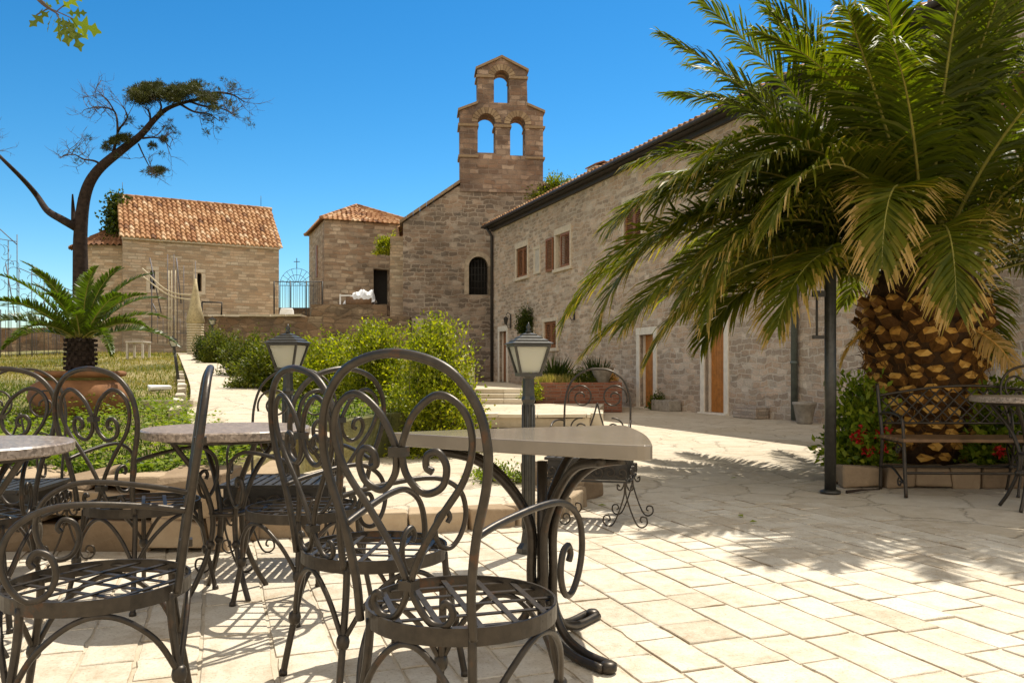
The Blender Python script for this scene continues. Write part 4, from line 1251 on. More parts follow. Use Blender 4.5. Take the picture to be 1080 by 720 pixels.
# white stone block
mb = MB(); mb.box((0, 0, .22), (.62, .4, .44), .1, 0, .9, .06, taper=.8); o = mb.build('stone_block', M['white'], bevel=.06, loc=(at(302, 0, 35.3).x, 35.3, 3.28)); tag(o, 'rough white stone block on the terrace behind the railing foot', 'stone')
# sheeted heap
hp_ = thing('covered_boat', 'heap under a crumpled white sheet on the terrace wall before the tower', 'cover', (at(380, 0, 35.2).x, 35.2, 3.38 + .42))
nx_, ny_ = 26, 14; vsx = []
for j in range(ny_):
    for i in range(nx_):
        u_, v_ = i / (nx_ - 1), j / (ny_ - 1)
        z = .62 * (min(1, max(0, (u_ + .05) * 2.2))) * math.sin(PI * (v_ * .8 + .1)) ** .5 + .06 * math.sin(u_ * 19 + v_ * 7) + .05 * math.sin(u_ * 41 - v_ * 13)
        if u_ > .93 or v_ in (0, 1): z *= .4
        vsx.append(((u_ - .5) * 1.35, (v_ - .5) * .8, max(.0, z)))
mb = MB(); mb.add(vsx, [(j * nx_ + i, j * nx_ + i + 1, (j + 1) * nx_ + i + 1, (j + 1) * nx_ + i) for j in range(ny_ - 1) for i in range(nx_ - 1)], 0, .5, False)
mb.build('sheet', M['cloth'], hp_)
mb = MB(); mb.lathe([(.30, -.55), (.30, .55)], n=14, M=Matrix.Rotation(PI / 2, 4, 'Y') @ Matrix.Translation((-.12, -.12, 0))); mb.build('barrel', M['wood'], hp_)
wt = thing('white_frame', 'small white frame leaning beside the sheeted heap on the wall', 'frame', (at(361, 0, 35.0).x, 34.95, 3.8))
mb = MB(); mb.box((-.08, 0, .24), (.05, .05, .48)); mb.box((.16, 0, .42), (.44, .05, .06)); mb.box((.36, 0, .2), (.05, .05, .4)); mb.build('bars', M['white'], wt)

# far wall on the left behind the garden
fw = thing('boundary_wall', 'long low rubble wall closing the garden at far left', 'wall', (0, 0, 0))
m2 = MB(); m2.box((0, 0, 1.85), (22, .6, 2.6)); m2.build('masonry', M['wallm'], fw, loc=(-31.5, 43, 0), rz=.12)
mb = MB(); stone_row(mb, (-42, 41.75), (-21, 44.3), 3.13, 3.27, .7, 1, (.2, .7), .05, (.4, .9)); mb.build('capping', M['stone'], fw)

# ------------------------------------------------------------------ wire light frames (festival decorations)
def wire_panel(mb, P0, P1, h0, h1, z, cols, seed, curls=26):
    rnd = random.Random(seed)
    P0, P1 = Vector(P0), Vector(P1)
    def pt(u, v): p = P0.lerp(P1, u); return Vector((p.x, p.y, z + v * (h0 + (h1 - h0) * u)))
    r = .016
    for v in (0, .45, 1): mb.tube([pt(0, v), pt(1, v)], r, 4)
    for k in range(cols + 1): mb.tube([pt(k / cols, 0), pt(k / cols, 1.0 + .06 * (k % 2))], r, 4)
    for k in range(cols * 4): u = rnd.random(); mb.tube([pt(u, .0), pt(u, .42)], r * .6, 4)
    for k in range(curls):
        u, v = rnd.uniform(.03, .95), rnd.uniform(.5, .95); rr = rnd.uniform(.12, .3); a0 = rnd.random() * 6
        c = pt(u, v); d = (P1 - P0).normalized()
        mb.tube([c + d * (rr * math.cos(a0 + t)) + Vector((0, 0, rr * math.sin(a0 + t))) for t in [q * .5 for q in range(rnd.choice([5, 7, 9]))]], r * .6, 4)
lf = thing('light_frame', 'tall castle-shaped wire light frame standing at the far left edge of the garden', 'light frame', (0, 0, 0))
mb = MB(); a_, b_ = at(-30, 0, 30), at(18, 0, 31)
wire_panel(mb, (a_.x, a_.y, 0), (b_.x, b_.y, 0), 4.6, 4.5, 1.4, 5, 3, 24)
for (p, q) in (((-30, 262), (-4, 238)), ((-4, 238), (18, 258))): mb.tube([at(*p, 30.5), at(*q, 30.5)], .02, 4)
mb.tube([at(6, 278, 30.5), at(17, 340, 30.5)], .02, 4)
mb.build('tower_panel', M['wire'], lf)
mb = MB(); a_, b_ = at(20, 0, 31), at(84, 0, 33)
wire_panel(mb, (a_.x, a_.y, 0), (b_.x, b_.y, 0), 3.4, 2.6, 1.5, 5, 5, 40)
mb.build('wall_panel', M['wire'], lf)
lf2 = thing('light_frame', 'sail-like wire light frame with two masts in front of the chapel wall', 'light frame', (0, 0, 0))
mb = MB(); Yf = 33.0
for px, y0, y1 in ((183, 366, 268), (187, 364, 276), (207, 360, 275), (176, 362, 268), (194, 364, 280)): mb.tube([at(px, y0, Yf), at(px + (px - 190) * -.06, y1, Yf)], .014, 5)
for (p, q) in (((158, 272), (170, 330)), ((186, 272), (191, 320)), ((161, 320), (168, 336)), ((160, 290), (160, 360))): mb.tube([at(*p, Yf), at(*q, Yf)], .025, 5)
for k in range(9): mb.tube([at(160 + k * 6, 330 + (k % 3) * 3, Yf), at(160 + k * 6, 362, Yf)], .01, 4)
for yy in (340, 351): mb.tube([at(156, yy, Yf), at(210, yy, Yf)], .012, 4)
mb.build('masts', M['wire'], lf2)
mb = MB()
for (p, m_, q) in (((150, 283), (178, 307), (212, 312)), ((150, 291), (178, 311), (208, 317))): mb.tube(catmull([at(*p, Yf - .1), at(*m_, Yf - .1), at(*q, Yf - .1)], 8), .03, 5)
for px in (181, 178, 185): mb.tube([at(px, 285, Yf - .1), at(px, 363, Yf - .1)], .02, 4)
mb.build('ropes', M['rope'], lf2)
wk = thing('wicker_column', 'tapering straw-coloured wicker column standing before the chapel wall', 'sculpture', (at(206, 0, 32.4).x, 32.4, g(32.4)))
mb = MB(); mb.lathe([(.30, 0), (.30, 1.25), (.36, 1.3), (.22, 1.9), (.12, 2.5), (.05, 3.0)], n=14); mb.build('body', M['wicker'], wk)
mb = MB()
for k in range(12): mb.lathe([(.32, .05 + k * .1), (.33, .08 + k * .1), (.32, .11 + k * .1)], n=14)
mb.build('weave_bands', M['rope'], wk)
ir = thing('iron_bracket', 'plain black iron frame bracket at the left end of the terrace wall', 'bracket', (0, 0, 0))
mb = MB(); mb.tube([at(213, 318.5, 34.2), at(234, 319, 34.2), at(233.5, 332, 34.2)], .035, 6); mb.tube([at(213, 318.5, 34.2), at(213, 345, 34.2)], .035, 6); mb.build('bars', M['iron_dark'], ir)

# white garden table far left
wt2 = thing('garden_table', 'pale garden table standing on the lawn before the chapel', 'table', (at(146, 0, 27).x, 27, g(27)))
mb = MB(); mb.box((0, 0, .56), (.6, .6, .05)); mb.build('tabletop', M['plaster'], wt2, bevel=.01)
for sx in (-1, 1):
    for sy in (-1, 1):
        mb = MB(); mb.box((sx * .25, sy * .25, .27), (.06, .06, .54)); mb.build('leg', M['plaster'], wt2)
# flat kerb stones in the lawn
mb = MB(); a_ = at(152, 436, 9.4); b_ = at(206, 436, 9.4)
mb.box(((a_.x + b_.x) / 2, 9.4, g(9.4) + .04), (b_.x - a_.x, .14, .12), 0, 0, .5, .015)
tag(mb.build('kerb_stone', M['palestone'], bevel=.01), 'flat pale kerb stone lying across the lawn behind the round table', 'kerb')
mb = MB()
for i in range(9):
    y = 9.0 + i * 1.0; p = None
    for q, r in zip(PATHPTS, PATHPTS[1:]):
        if q.y <= y <= r.y: p = q.lerp(r, (y - q.y) / (r.y - q.y))
    mb.box((p.x - .56, p.y - .22, g(y) + .03), (.12, .95, .1), .39, 0, random.uniform(.3, .9), .012)
tag(mb.build('path_edging', M['palestone'], bevel=.01), 'pale stone edging along the left side of the footpath', 'kerb')
mb = MB(); p = at(168, 417, 12); mb.box((p.x, 12, g(12) + .08), (.3, .16, .08), .5, 0, .9, .03); tag(mb.build('loose_stone', M['white'], bevel=.02), 'loose pale stone lying in the grass near the path', 'stone')

# ------------------------------------------------------------------ fronds
def frond(az, e0, L, droop, leafL, nleaf, dry, seed, origin=(0, 0, 0), r0=.18, width=.03, vee=.35, curl=.3, rach=.02, apexpow=1.35):
    rg = np.random.default_rng(seed)
    N = 26
    s = np.linspace(0, 1, N)
    el = e0 - droop * s ** apexpow
    azs = az + rg.normal(0, .06) * s + .10 * rg.normal() * s ** 2
    dirs = np.stack([np.cos(el) * np.cos(azs), np.cos(el) * np.sin(azs), np.sin(el)], 1)
    P = np.zeros((N, 3)); P[0] = np.array(origin) + np.array([math.cos(az) * r0, math.sin(az) * r0, 0])
    for i in range(1, N): P[i] = P[i - 1] + (dirs[i - 1] + dirs[i]) * .5 * L / (N - 1)
    roll = rg.normal(0, .25)
    V = []; Fc = []; T = []; MI = []
    # rachis
    side0 = np.array([-math.sin(az), math.cos(az), 0])
    sides = np.array([side0 * math.cos(roll) + np.cross(d, side0) * math.sin(roll) * 1.0 for d in dirs])
    ups = np.cross(dirs, sides) * -1
    ups = np.where(ups[:, 2:3] * 0 + np.sum(ups * np.cross(sides, dirs), 1, keepdims=True) >= 0, ups, -ups)
    ups = np.cross(sides, dirs); 
    # make 'ups' point to the upper side at the base
    if ups[0].dot(np.array([-math.cos(az) * math.sin(e0), -math.sin(az) * math.sin(e0), math.cos(e0)])) < 0: ups = -ups
    for i in range(N):
        w_ = rach * (1 - .85 * s[i]) * (1.6 if s[i] < .1 else 1)
        for (a, b_) in ((1, 0), (0, .8), (-1, 0), (0, -.8)): V.append(P[i] + sides[i] * w_ * a + ups[i] * w_ * b_)
    for i in range(N - 1):
        for k in range(4): Fc.append((i * 4 + k, i * 4 + (k + 1) % 4, i * 4 + 4 + (k + 1) % 4, i * 4 + 4 + k)); T.append(.5); MI.append(1)
    # leaflets
    st = np.linspace(.10, .995, nleaf)
    shape = np.interp(st, [.1, .2, .35, .6, .85, 1.0], [.35, .7, 1.0, .95, .68, .34])
    for sd in (-1, 1):
        for q, sh in zip(st, shape):
            if rg.random() < .04: continue
            f = q * (N - 1); i = min(int(f), N - 2); t = f - i
            p = P[i] * (1 - t) + P[i + 1] * t; d = dirs[i] * (1 - t) + dirs[i + 1] * t; sv = sides[i]; uv = ups[i]
            a = math.radians(np.interp(q, [.1, .5, 1], [70, 56, 26]) + rg.normal(0, 5))
            v_ = vee + rg.normal(0, .10)
            ld = d * math.cos(a) + sv * sd * math.sin(a) * math.cos(v_) + uv * math.sin(a) * math.sin(v_)
            ld = ld / np.linalg.norm(ld)
            ln = leafL * sh * (1 + rg.normal(0, .07))
            wv = np.cross(ld, uv); wv = wv / max(np.linalg.norm(wv), 1e-6)
            nz = np.cross(wv, ld)
            tw = rg.normal(0, .35); wv = wv * math.cos(tw) + nz * math.sin(tw)
            g1 = np.array([0, 0, -1.0]) * curl * ln * (.6 + .8 * rg.random())
            p1 = p + ld * ln * .38 + g1 * .10; p2 = p + ld * ln * .74 + g1 * .42; p3 = p + ld * ln * .97 + g1 * .95
            b0 = len(V); w0 = width * (.7 + .3 * sh)
            V += [p - wv * w0 * .32, p + wv * w0 * .32, p1 - wv * w0 * .5, p1 + wv * w0 * .5, p2 - wv * w0 * .36, p2 + wv * w0 * .36, p3 - wv * w0 * .06, p3 + wv * w0 * .06]
            Fc += [(b0, b0 + 1, b0 + 3, b0 + 2), (b0 + 2, b0 + 3, b0 + 5, b0 + 4), (b0 + 4, b0 + 5, b0 + 7, b0 + 6)]
            tb = .30 + rg.normal(0, .09) + dry * .25
            tipdry = dry * (.55 + .5 * rg.random()) * np.interp(q, [0, .5, 1], [.5, .8, 1.1])
            T += [tb, tb + tipdry * .3, min(1, tb + tipdry)]
            MI += [0, 0, 0]
    return np.array(V), np.array(Fc), np.clip(np.array(T), 0, 1), MI

# ------------------------------------------------------------------ date palm
PC = Vector((4.2, 8.35, 0))
palm = thing('palm_tree', 'large date palm with stout stubbed trunk and arching fronds in the stone-edged bed', 'palm tree', PC)
mb = MB()
TOP = 1.78
tprof = [(.47, .05), (.49, .3), (.50, .8), (.53, 1.2), (.57, 1.5), (.54, 1.8), (.40, 2.1), (.2, 2.35)]
mb.lathe(tprof, n=28, mat=0)
def trad(z):
    for (r0, z0), (r1, z1) in zip(tprof, tprof[1:]):
        if z0 <= z <= z1: return r0 + (r1 - r0) * (z - z0) / (z1 - z0)
    return .5
rows_ = 15; per_ = 15
for j in range(rows_):
    for i in range(per_):
        a = 2 * PI * (i + (j % 2) * .5 + random.uniform(-.2, .2)) / per_ + j * .03
        z = .2 + j * .106 + random.uniform(-.02, .02)
        r = trad(z)
        out = Vector((math.cos(a), math.sin(a), 0)); tg = Vector((-math.sin(a), math.cos(a), 0)); up = Vector((0, 0, 1))
        dr_ = (out * .9 + up * (.22 + .42 * j / rows_)).normalized(); nv = tg.cross(dr_).normalized()
        c = out * (r - .05) + up * z
        ln = random.uniform(.08, .14) * (1 + .5 * (j > 11) * random.random()); w0, h0 = .12, .075; w1, h1 = random.uniform(.060, .088), random.uniform(.036, .054)
        e = c + dr_ * ln
        nn = 6
        A = [c + tg * (w0 * math.cos(2 * PI * k / nn)) + nv * (h0 * math.sin(2 * PI * k / nn)) for k in range(nn)]
        B = [e + tg * (w1 * math.cos(2 * PI * k / nn) * random.uniform(.7, 1.2)) + nv * (h1 * math.sin(2 * PI * k / nn) * random.uniform(.65, 1.25)) + dr_ * random.uniform(-.022, .012) for k in range(nn)]
        mb.add(A + B, [(k, (k + 1) % nn, nn + (k + 1) % nn, nn + k) for k in range(nn)], 1, random.uniform(.1, .36))
        mid_ = sum(B, Vector((0, 0, 0))) / nn + dr_ * random.uniform(.004, .022)
        for k in range(nn): mb.add([B[k] + dr_ * .003, B[(k + 1) % nn] + dr_ * .003, mid_], [(0, 1, 2)], 1, random.uniform(.42, .85))
mb.build('trunk', [M['palmfibre'], M['stub']], palm)
# fibres
k = 900; a = RNG.random(k) * 2 * PI; z = .3 + 1.6 * RNG.random(k); r = np.array([trad(q) for q in z]) + .02
C = np.stack([np.cos(a) * r, np.sin(a) * r, z], 1); D = np.stack([np.cos(a) * .6, np.sin(a) * .6, RNG.normal(.1, .7, k)], 1) + RNG.normal(0, .4, (k, 3))
V, Fc = leaf_quads(C, D, RNG.normal(0, 1, (k, 3)), .08 + .14 * RNG.random(k), .01)
npmesh('trunk_fibre', V, Fc, RNG.random(k) * .5, M['stub'], palm)

def add_frond(az, e0, L, droop, dry, seed, z=TOP, r0=.3, leafL=.52, n=120, curl=.34, vee=.24):
    V, Fc, T, MI = frond(az, e0, L, droop, leafL, n, dry, seed, (0, 0, z), r0, .030, vee, curl, .024)
    npmesh('frond', V, Fc, T, [M['palmleaf'], M['rachis']], palm, MI)
GA = PI * (3 - math.sqrt(5))
D2R = math.radians
nf = 66
for i in range(nf):
    t = i / (nf - 1)                       # 0 young (upright) .. 1 old (arching)
    az = (i * GA + .4) % (2 * PI)
    front = D2R(205) < az < D2R(335)
    left = D2R(140) < az <= D2R(205)
    if front and t > .55: continue
    e0 = D2R(86 - 66 * t + RNG.normal(0, 4))
    L = 2.6 + .75 * math.sin(PI * min(1, .25 + t * .75)) + RNG.normal(0, .15)
    if left and t > .25: L *= .86
    if front: L *= .9
    droop = D2R(34 + 46 * t + RNG.normal(0, 7))
    dry = .06 + .3 * max(0, t - .3)
    add_frond(az, e0, L, droop, dry, 100 + i, z=TOP + .15 + .45 * (1 - t), r0=.12 + .38 * t)
# fronds that shape the outline on the left and in front
for (azd, ed, L, dr_, dry, sd) in ((178, 56, 3.35, 26, .12, 1), (172, 64, 3.5, 24, .12, 2), (186, 72, 3.4, 20, .1, 3), (196, 52, 3.1, 104, .3, 4), (184, 50, 3.1, 74, .3, 5),
                                   (190, 30, 4.0, 92, .35, 6), (184, 36, 3.7, 112, .4, 7), (207, 36, 3.2, 116, .45, 8), (200, 16, 3.2, 76, .45, 14), (176, 12, 3.4, 60, .4, 15), (170, 30, 3.6, 84, .4, 16), (214, 20, 2.5, 84, .5, 17), (250, 30, 2.2, 110, .55, 18), (286, 34, 2.3, 112, .55, 19), (330, 26, 2.9, 90, .5, 20), (345, 18, 3.0, 80, .5, 21), (195, 44, 3.5, 96, .35, 22), (222, 48, 2.9, 112, .4, 23), (180, 44, 3.3, 88, .3, 25), (201, 58, 3.0, 104, .3, 26), (192, 22, 3.2, 78, .4, 28), (212, 54, 2.9, 108, .3, 30), (204, 30, 3.0, 92, .4, 32), (310, 58, 3.0, 96, .3, 35),
                                   (236, 46, 2.5, 128, .6, 9), (298, 52, 3.1, 128, .55, 10), (268, 74, 3.0, 46, .2, 11), (225, 62, 3.1, 70, .25, 12), (318, 44, 3.0, 100, .45, 13)):
    add_frond(D2R(azd), D2R(ed), L, D2R(dr_), dry, 900 + sd, z=TOP + .15 + .3 * ed / 60, r0=.3, leafL=.6)
for i in range(3):
    V, Fc, T, MI = frond(GA * i * 1.7 + 2.9 + .3, D2R(-8 - 30 * random.random()), random.uniform(.5, .8), D2R(45), .2, 40, 1.5, 1500 + i, (0, 0, TOP - .25 - .2 * random.random()), .5, .022, .3, .6, .02)
    npmesh('frond', V, Fc, np.clip(T + .2, 0, 1), [M['palmleaf'], M['stub']], palm, MI)['label'] = 'dead straw-brown frond hanging by the trunk'
# palm bed: low stone edging, soil, flowers
mb = MB()
stone_row(mb, (2.98, 7.38), (6.3, 7.32), 0, .20, .18, 1, (.0, .35), .02, (.22, .42))
stone_row(mb, (3.02, 7.55), (4.1, 9.8), 0, .18, .18, 1, (.0, .35), .02, (.25, .45))
tag(mb.build('stone_edging', M['stone'], bevel=.02), 'low rough stone edging of the palm bed behind the bench', 'kerb')
mb = MB(); mb.poly([(3.0, 7.45), (6.3, 7.4), (6.3, 10.5), (4.2, 10.2)], -.02, .13); tag(mb.build('planting_bed', M['soil']), kind='structure')

def flower_bush(label, loc, rx, h, shoots, blooms, group):
    t = bush('geranium', label, loc, rx, rx * .8, h, shoots, 36, .075, 'cover', 'flowers', group, spiky=.5, parent_tone=(.5, .25), sprigs=18)
    mb = None
    for (dx, dy, dz) in blooms:
        k = 60
        C = norm(RNG.normal(0, 1, (k, 3))) * (.045 * RNG.random((k, 1)) ** .3) + np.array([dx, dy, dz])
        V, Fc = leaf_quads(C, RNG.normal(0, 1, (k, 3)), RNG.normal(0, 1, (k, 3)), .035, .03)
        npmesh('flower', V, Fc, RNG.random(k), M['petal'], t)
    return t
GG = 'red geraniums around the palm'
flower_bush('tall geranium bush with red blooms between the dark pole and the bench', (3.27, 7.66, .13), .20, .62, 95, [(-.12, -.19, .30), (-.09, -.2, .36), (.10, -.19, .33), (.15, -.16, .35), (-.03, -.21, .18), (.12, -.17, .20)], GG)
flower_bush('smaller geranium bush with a red bloom behind the right half of the bench', (4.62, 7.72, .13), .34, .62, 90, [(-.20, -.3, .18), (.08, -.32, .05)], GG)

# dark pole with bracket
pl = thing('iron_pole', 'tall dark iron pole with a side bracket left of the palm', 'pole', (2.72, 7.0, 0))
mb = MB(); mb.tube([(0, 0, .0), (0, 0, 1.9)], .048, 14); mb.lathe([(.085, 0), (.085, .02), (.055, .03)], n=14); mb.build('post', M['lamp_metal'], pl)
mb = MB(); mb.tube([(-.04, 0, 1.33), (-.115, 0, 1.33), (-.115, 0, 1.7), (-.04, 0, 1.7)], .011, 6); mb.box((-.1, 0, 1.33), (.1, .03, .03)); mb.box((-.1, 0, 1.7), (.1, .05, .05)); mb.build('bracket', M['iron_dark'], pl)
mb = MB(); mb.tube(catmull([(-.0, 0, .012), (.12, .04, .02), (.2, .12, .012), (.33, .1, .02)], 5), lambda t: .014 * (1 - t * .6), 6); o = mb.build('fallen_twig', M['bark'], loc=(2.85, 6.98, 0)); tag(o, 'dark fallen twig lying on the paving beside the pole foot', 'twig')

# ------------------------------------------------------------------ cycad in terracotta pot
YC = 8.9; xc = (85 - 540) * YC / F
zc0 = .44
pot_ = thing('terracotta_pot', 'wide terracotta pot holding the cycad on the lawn', 'pot', (xc, YC, zc0))
mb = MB(); mb.lathe([(.27, 0), (.32, .04), (.46, .18), (.51, .32), (.47, .45), (.36, .51), (.38, .53), (.45, .545), (.46, .58), (.43, .60), (.38, .58)], n=36); mb.build('shell', M['terracotta'], pot_)
mb = MB(); mb.lathe([(.38, .5), (.38, .54)], n=24); mb.build('soil', M['soil'], pot_)
cy = thing('cycad', 'cycad with rosette of stiff green fronds growing in the terracotta pot', 'plant', (xc, YC, zc0 + .5))
mb = MB(); mb.lathe([(.13, 0), (.145, .1), (.135, .3), (.13, .42), (.06, .48)], n=18)
for j in range(9):
    for i in range(14):
        a = 2 * PI * (i + .5 * (j % 2)) / 14; z = .03 + j * .05
        mb.box((.14 * math.cos(a), .14 * math.sin(a), z), (.05, .035, .03), a, 0, .5, .006)
mb.build('trunk', M['bark'], cy)
for i in range(30):
    t = i / 29
    az = i * GA + 1.1
    V, Fc, T, MI = frond(az, D2R(80 - 66 * t), .98 + .12 * math.sin(3 * i), D2R(52 + 16 * t), .125, 84, 0, 500 + i, (0, 0, .44), .05, .018, .5, .05, .009, 1.7)
    T = np.clip(T + .12 + RNG.normal(0, .05), 0, 1)
    npmesh('frond', V, Fc, T, [M['cycad'], M['rachis']], cy, MI)
trough((at(66, 0, 11.5).x, 11.5, g(11.5) - .02), 'grey stone trough on the lawn behind the terracotta pot', .55, .4, .26, .1, M['greystone'])

# ------------------------------------------------------------------ leaning pine
YP = 22.0
pine = thing('pine_tree', 'leaning half-dead pine tree with bare limbs and flat dark crown', 'pine tree', (at(86, 0, YP).x, YP, g(YP)))
base = Vector(pine.location)
def pp(px, py, dy=0.0): return at(px, py, YP + dy) - base
mb = MB()
spine = catmull([pp(86, 395), pp(86, 350), pp(85, 290), pp(85, 245), pp(90, 205), pp(103, 180), pp(130, 157), pp(148, 143), pp(165, 124), pp(180, 113), pp(205, 106), pp(230, 105)], 6)
mb.tube(spine, lambda t: .225 * (1 - t) ** 1.05 * (1 - .2 * t) + .022, 12)
mb.build('trunk', M['bark'], pine)
limbs = [[(80, 240), (66, 232), (50, 222), (38, 205), (25, 190), (5, 170), (-20, 145)], [(78, 235), (77, 220), (76.5, 205)], [(92, 200), (94, 192), (93, 188)],
         [(110, 176), (100, 170), (88, 168), (78, 163), (66, 165)], [(118, 166), (122, 150), (124, 138), (121, 118), (105, 113), (92, 115)],
         [(150, 141), (158, 130), (157, 118), (150, 112)], [(165, 124), (170, 114), (168, 104)], [(146, 152), (152, 165), (158, 176), (166, 183)],
         [(150, 146), (162, 145), (172, 148), (181, 158)], [(190, 110), (205, 118), (220, 120), (232, 128)], [(205, 106), (225, 98), (245, 100), (258, 108)],
         [(200, 107), (215, 112), (235, 115), (250, 124)], [(124, 138), (134, 124), (130, 112)], [(122, 120), (112, 104), (100, 98)]]
mb = MB(); tw = MB()
rnd = random.Random(11)
tips = []
def grow(p, d, ln, r, depth):
    q = p
    pts = [p]
    for _ in range(3):
        d = (d + Vector((rnd.gauss(0, .25), rnd.gauss(0, .25), rnd.gauss(.05, .22)))).normalized()
        q = q + d * ln / 3; pts.append(q)
    tw.tube(pts, lambda t: r * (1 - .6 * t), 4)
    tips.append(q)
    if depth > 0:
        for _ in range(3):
            i = rnd.choice([1, 2, 3])
            dd = (d + Vector((rnd.gauss(0, .7), rnd.gauss(0, .7), rnd.gauss(.15, .5)))).normalized()
            grow(pts[i], dd, ln * .62, r * .6, depth - 1)
for li, l in enumerate(limbs):
    dys = [0] + [rnd.gauss(0, .25) * k for k in range(1, len(l))]
    pts = catmull([pp(a, b_, dys[k]) for k, (a, b_) in enumerate(l)], 5)
    r0 = [.12, .08, .03, .035, .045, .045, .045, .022, .03, .035, .045, .035, .03, .022][li]
    mb.tube(pts, lambda t: r0 * (1 - .75 * t), 7)
    if li in (1, 2): continue
    for k in range(len(pts) // (2 if li in (3, 4, 8, 9, 10, 11, 12, 13) else 3)):
        i = rnd.randrange(len(pts) // 3 if li else int(len(pts) * .85), len(pts))
        d = (pts[min(i + 1, len(pts) - 1)] - pts[max(i - 1, 0)]).normalized()
        grow(pts[i], (d + Vector((rnd.gauss(0, .6), rnd.gauss(0, .6), rnd.gauss(.2, .5)))).normalized(), .5, .011, 2)
mb.build('limbs', M['bark'], pine); tw.build('twigs', M['twig'], pine)
# needle tufts
cl = []
def clump(px, py, rx, ry, n, dy=.5):
    for _ in range(int(n * 1.7)):
        a = rnd.random() * 2 * PI; q = abs(rnd.gauss(0, .62))
        c = pp(px + rx * q * math.cos(a), py + ry * q * math.sin(a), rnd.gauss(0, dy)); cl.append(c)
clump(143, 98, 9, 5, 44); clump(156, 96, 14, 6, 84); clump(174, 98, 20, 6, 90); clump(192, 96, 16, 5, 76); clump(205, 92, 9, 4, 34); clump(163, 91, 14, 3, 36); clump(150, 105, 14, 4, 36); clump(184, 104, 22, 5, 40); clump(222, 104, 14, 6, 30)
clump(120, 150, 9, 4, 16, .3); clump(130, 146, 10, 4, 18, .3); clump(164, 181, 9, 3, 16, .3); clump(170, 179, 4, 2, 6, .2); clump(160, 154, 5, 2, 5, .2); clump(172, 147, 5, 2, 6, .2); clump(112, 155, 4, 3, 6, .2); clump(215, 100, 10, 4, 14); clump(225, 113, 8, 5, 8)
for q in tips:
    if rnd.random() < .10 and q.x > .9: cl.append(q)
cl = np.array([tuple(c) for c in cl]); per = 40
C = np.repeat(cl, per, 0); k = len(C)
D = RNG.normal(0, 1, (k, 3)); D[:, 2] = D[:, 2] * .7 + .35
C = C + norm(D) * .03
V, Fc = leaf_quads(C, D, RNG.normal(0, 1, (k, 3)), .075 + .05 * RNG.random(k), .013)
npmesh('crown', V, Fc, np.clip(np.repeat(RNG.random(len(cl)), per) * .7 + RNG.normal(.15, .1, k), 0, 1), M['pine'], pine)

# ------------------------------------------------------------------ oak branch hanging in at top left
oak = thing('oak_tree', 'leafy lobed twig hanging into the sky at top left from a tree outside', 'tree', (-3.4, 2.3, 0))
ob = Vector(oak.location)
mb = MB(); mb.tube(catmull([(0, 0, 0), (.05, 0, 1.2), (-.05, .1, 2.4), (.2, .3, 3.2)], 6), lambda t: .14 * (1 - .5 * t), 10); mb.build('trunk', M['bark'], oak)
tipp = at(62, 16, 3.2) - ob; mid_ = at(38, -4, 3.15) - ob
mb = MB(); mb.tube(catmull([(.2, .3, 3.2), (.6, .5, 3.1), tuple(at(0, -60, 3.1) - ob), tuple(mid_), tuple(tipp)], 8), lambda t: .03 * (1 - t) + .0025, 6)
for (a, b_) in (((55, 10), (86, 24)), ((58, 12), (70, 34)), ((52, 8), (36, 18)), ((60, 12), (72, 2))): mb.tube([at(*a, 3.19) - ob, at(*b_, 3.2) - ob], .0022, 5)
mb.build('branch', M['twig'], oak)
lv = MB()
def lobed(c, d, nrm, L):
    d = d.normalized(); s = d.cross(nrm).normalized(); n = s.cross(d)
    half = [(0, .012), (.12, .03), (.24, .17), (.32, .045), (.42, .06), (.55, .26), (.63, .05), (.72, .07), (.82, .17), (.89, .06), (1.0, .02)]
    Lp, Rp, Cp = [], [], []
    for (t, w_) in half:
        cc_ = c + d * (t * L) - n * (.15 * L * t * t)
        Cp.append(cc_); Lp.append(cc_ + s * w_ * L + n * .08 * L * (w_ * 3) ** 2 * .4 + d * .05 * L * (w_ > .2)); Rp.append(cc_ - s * w_ * L + n * .08 * L * (w_ * 3) ** 2 * .4 + d * .05 * L * (w_ > .2))
    m_ = len(half); vsx = Lp + Cp + Rp
    lv.add(vsx, [(i, i + 1, m_ + i + 1, m_ + i) for i in range(m_ - 1)] + [(m_ + i, m_ + i + 1, 2 * m_ + i + 1, 2 * m_ + i) for i in range(m_ - 1)], 0, rnd.random())
for (a, b_) in (((52, 10), (33, 14)), ((52, 12), (34, 24)), ((56, 14), (48, 30)), ((62, 16), (60, 38)), ((66, 18), (70, 42)), ((72, 20), (84, 48)), ((74, 20), (97, 32)), ((70, 14), (90, 14)), ((66, 8), (82, -2)), ((60, 6), (62, -8)), ((76, 22), (90, 40)), ((56, 8), (45, 3)), ((70, 22), (76, 36)), ((62, 14), (54, 26))):
    p, q = at(*a, 3.2), at(*b_, 3.2 + rnd.uniform(-.06, .06))
    lobed(p - ob, q - p, Vector((rnd.gauss(0, .5), -1, rnd.gauss(.2, .6))).normalized(), (q - p).length * 1.15)
lv.build('leaves', M['figleaf'], oak)

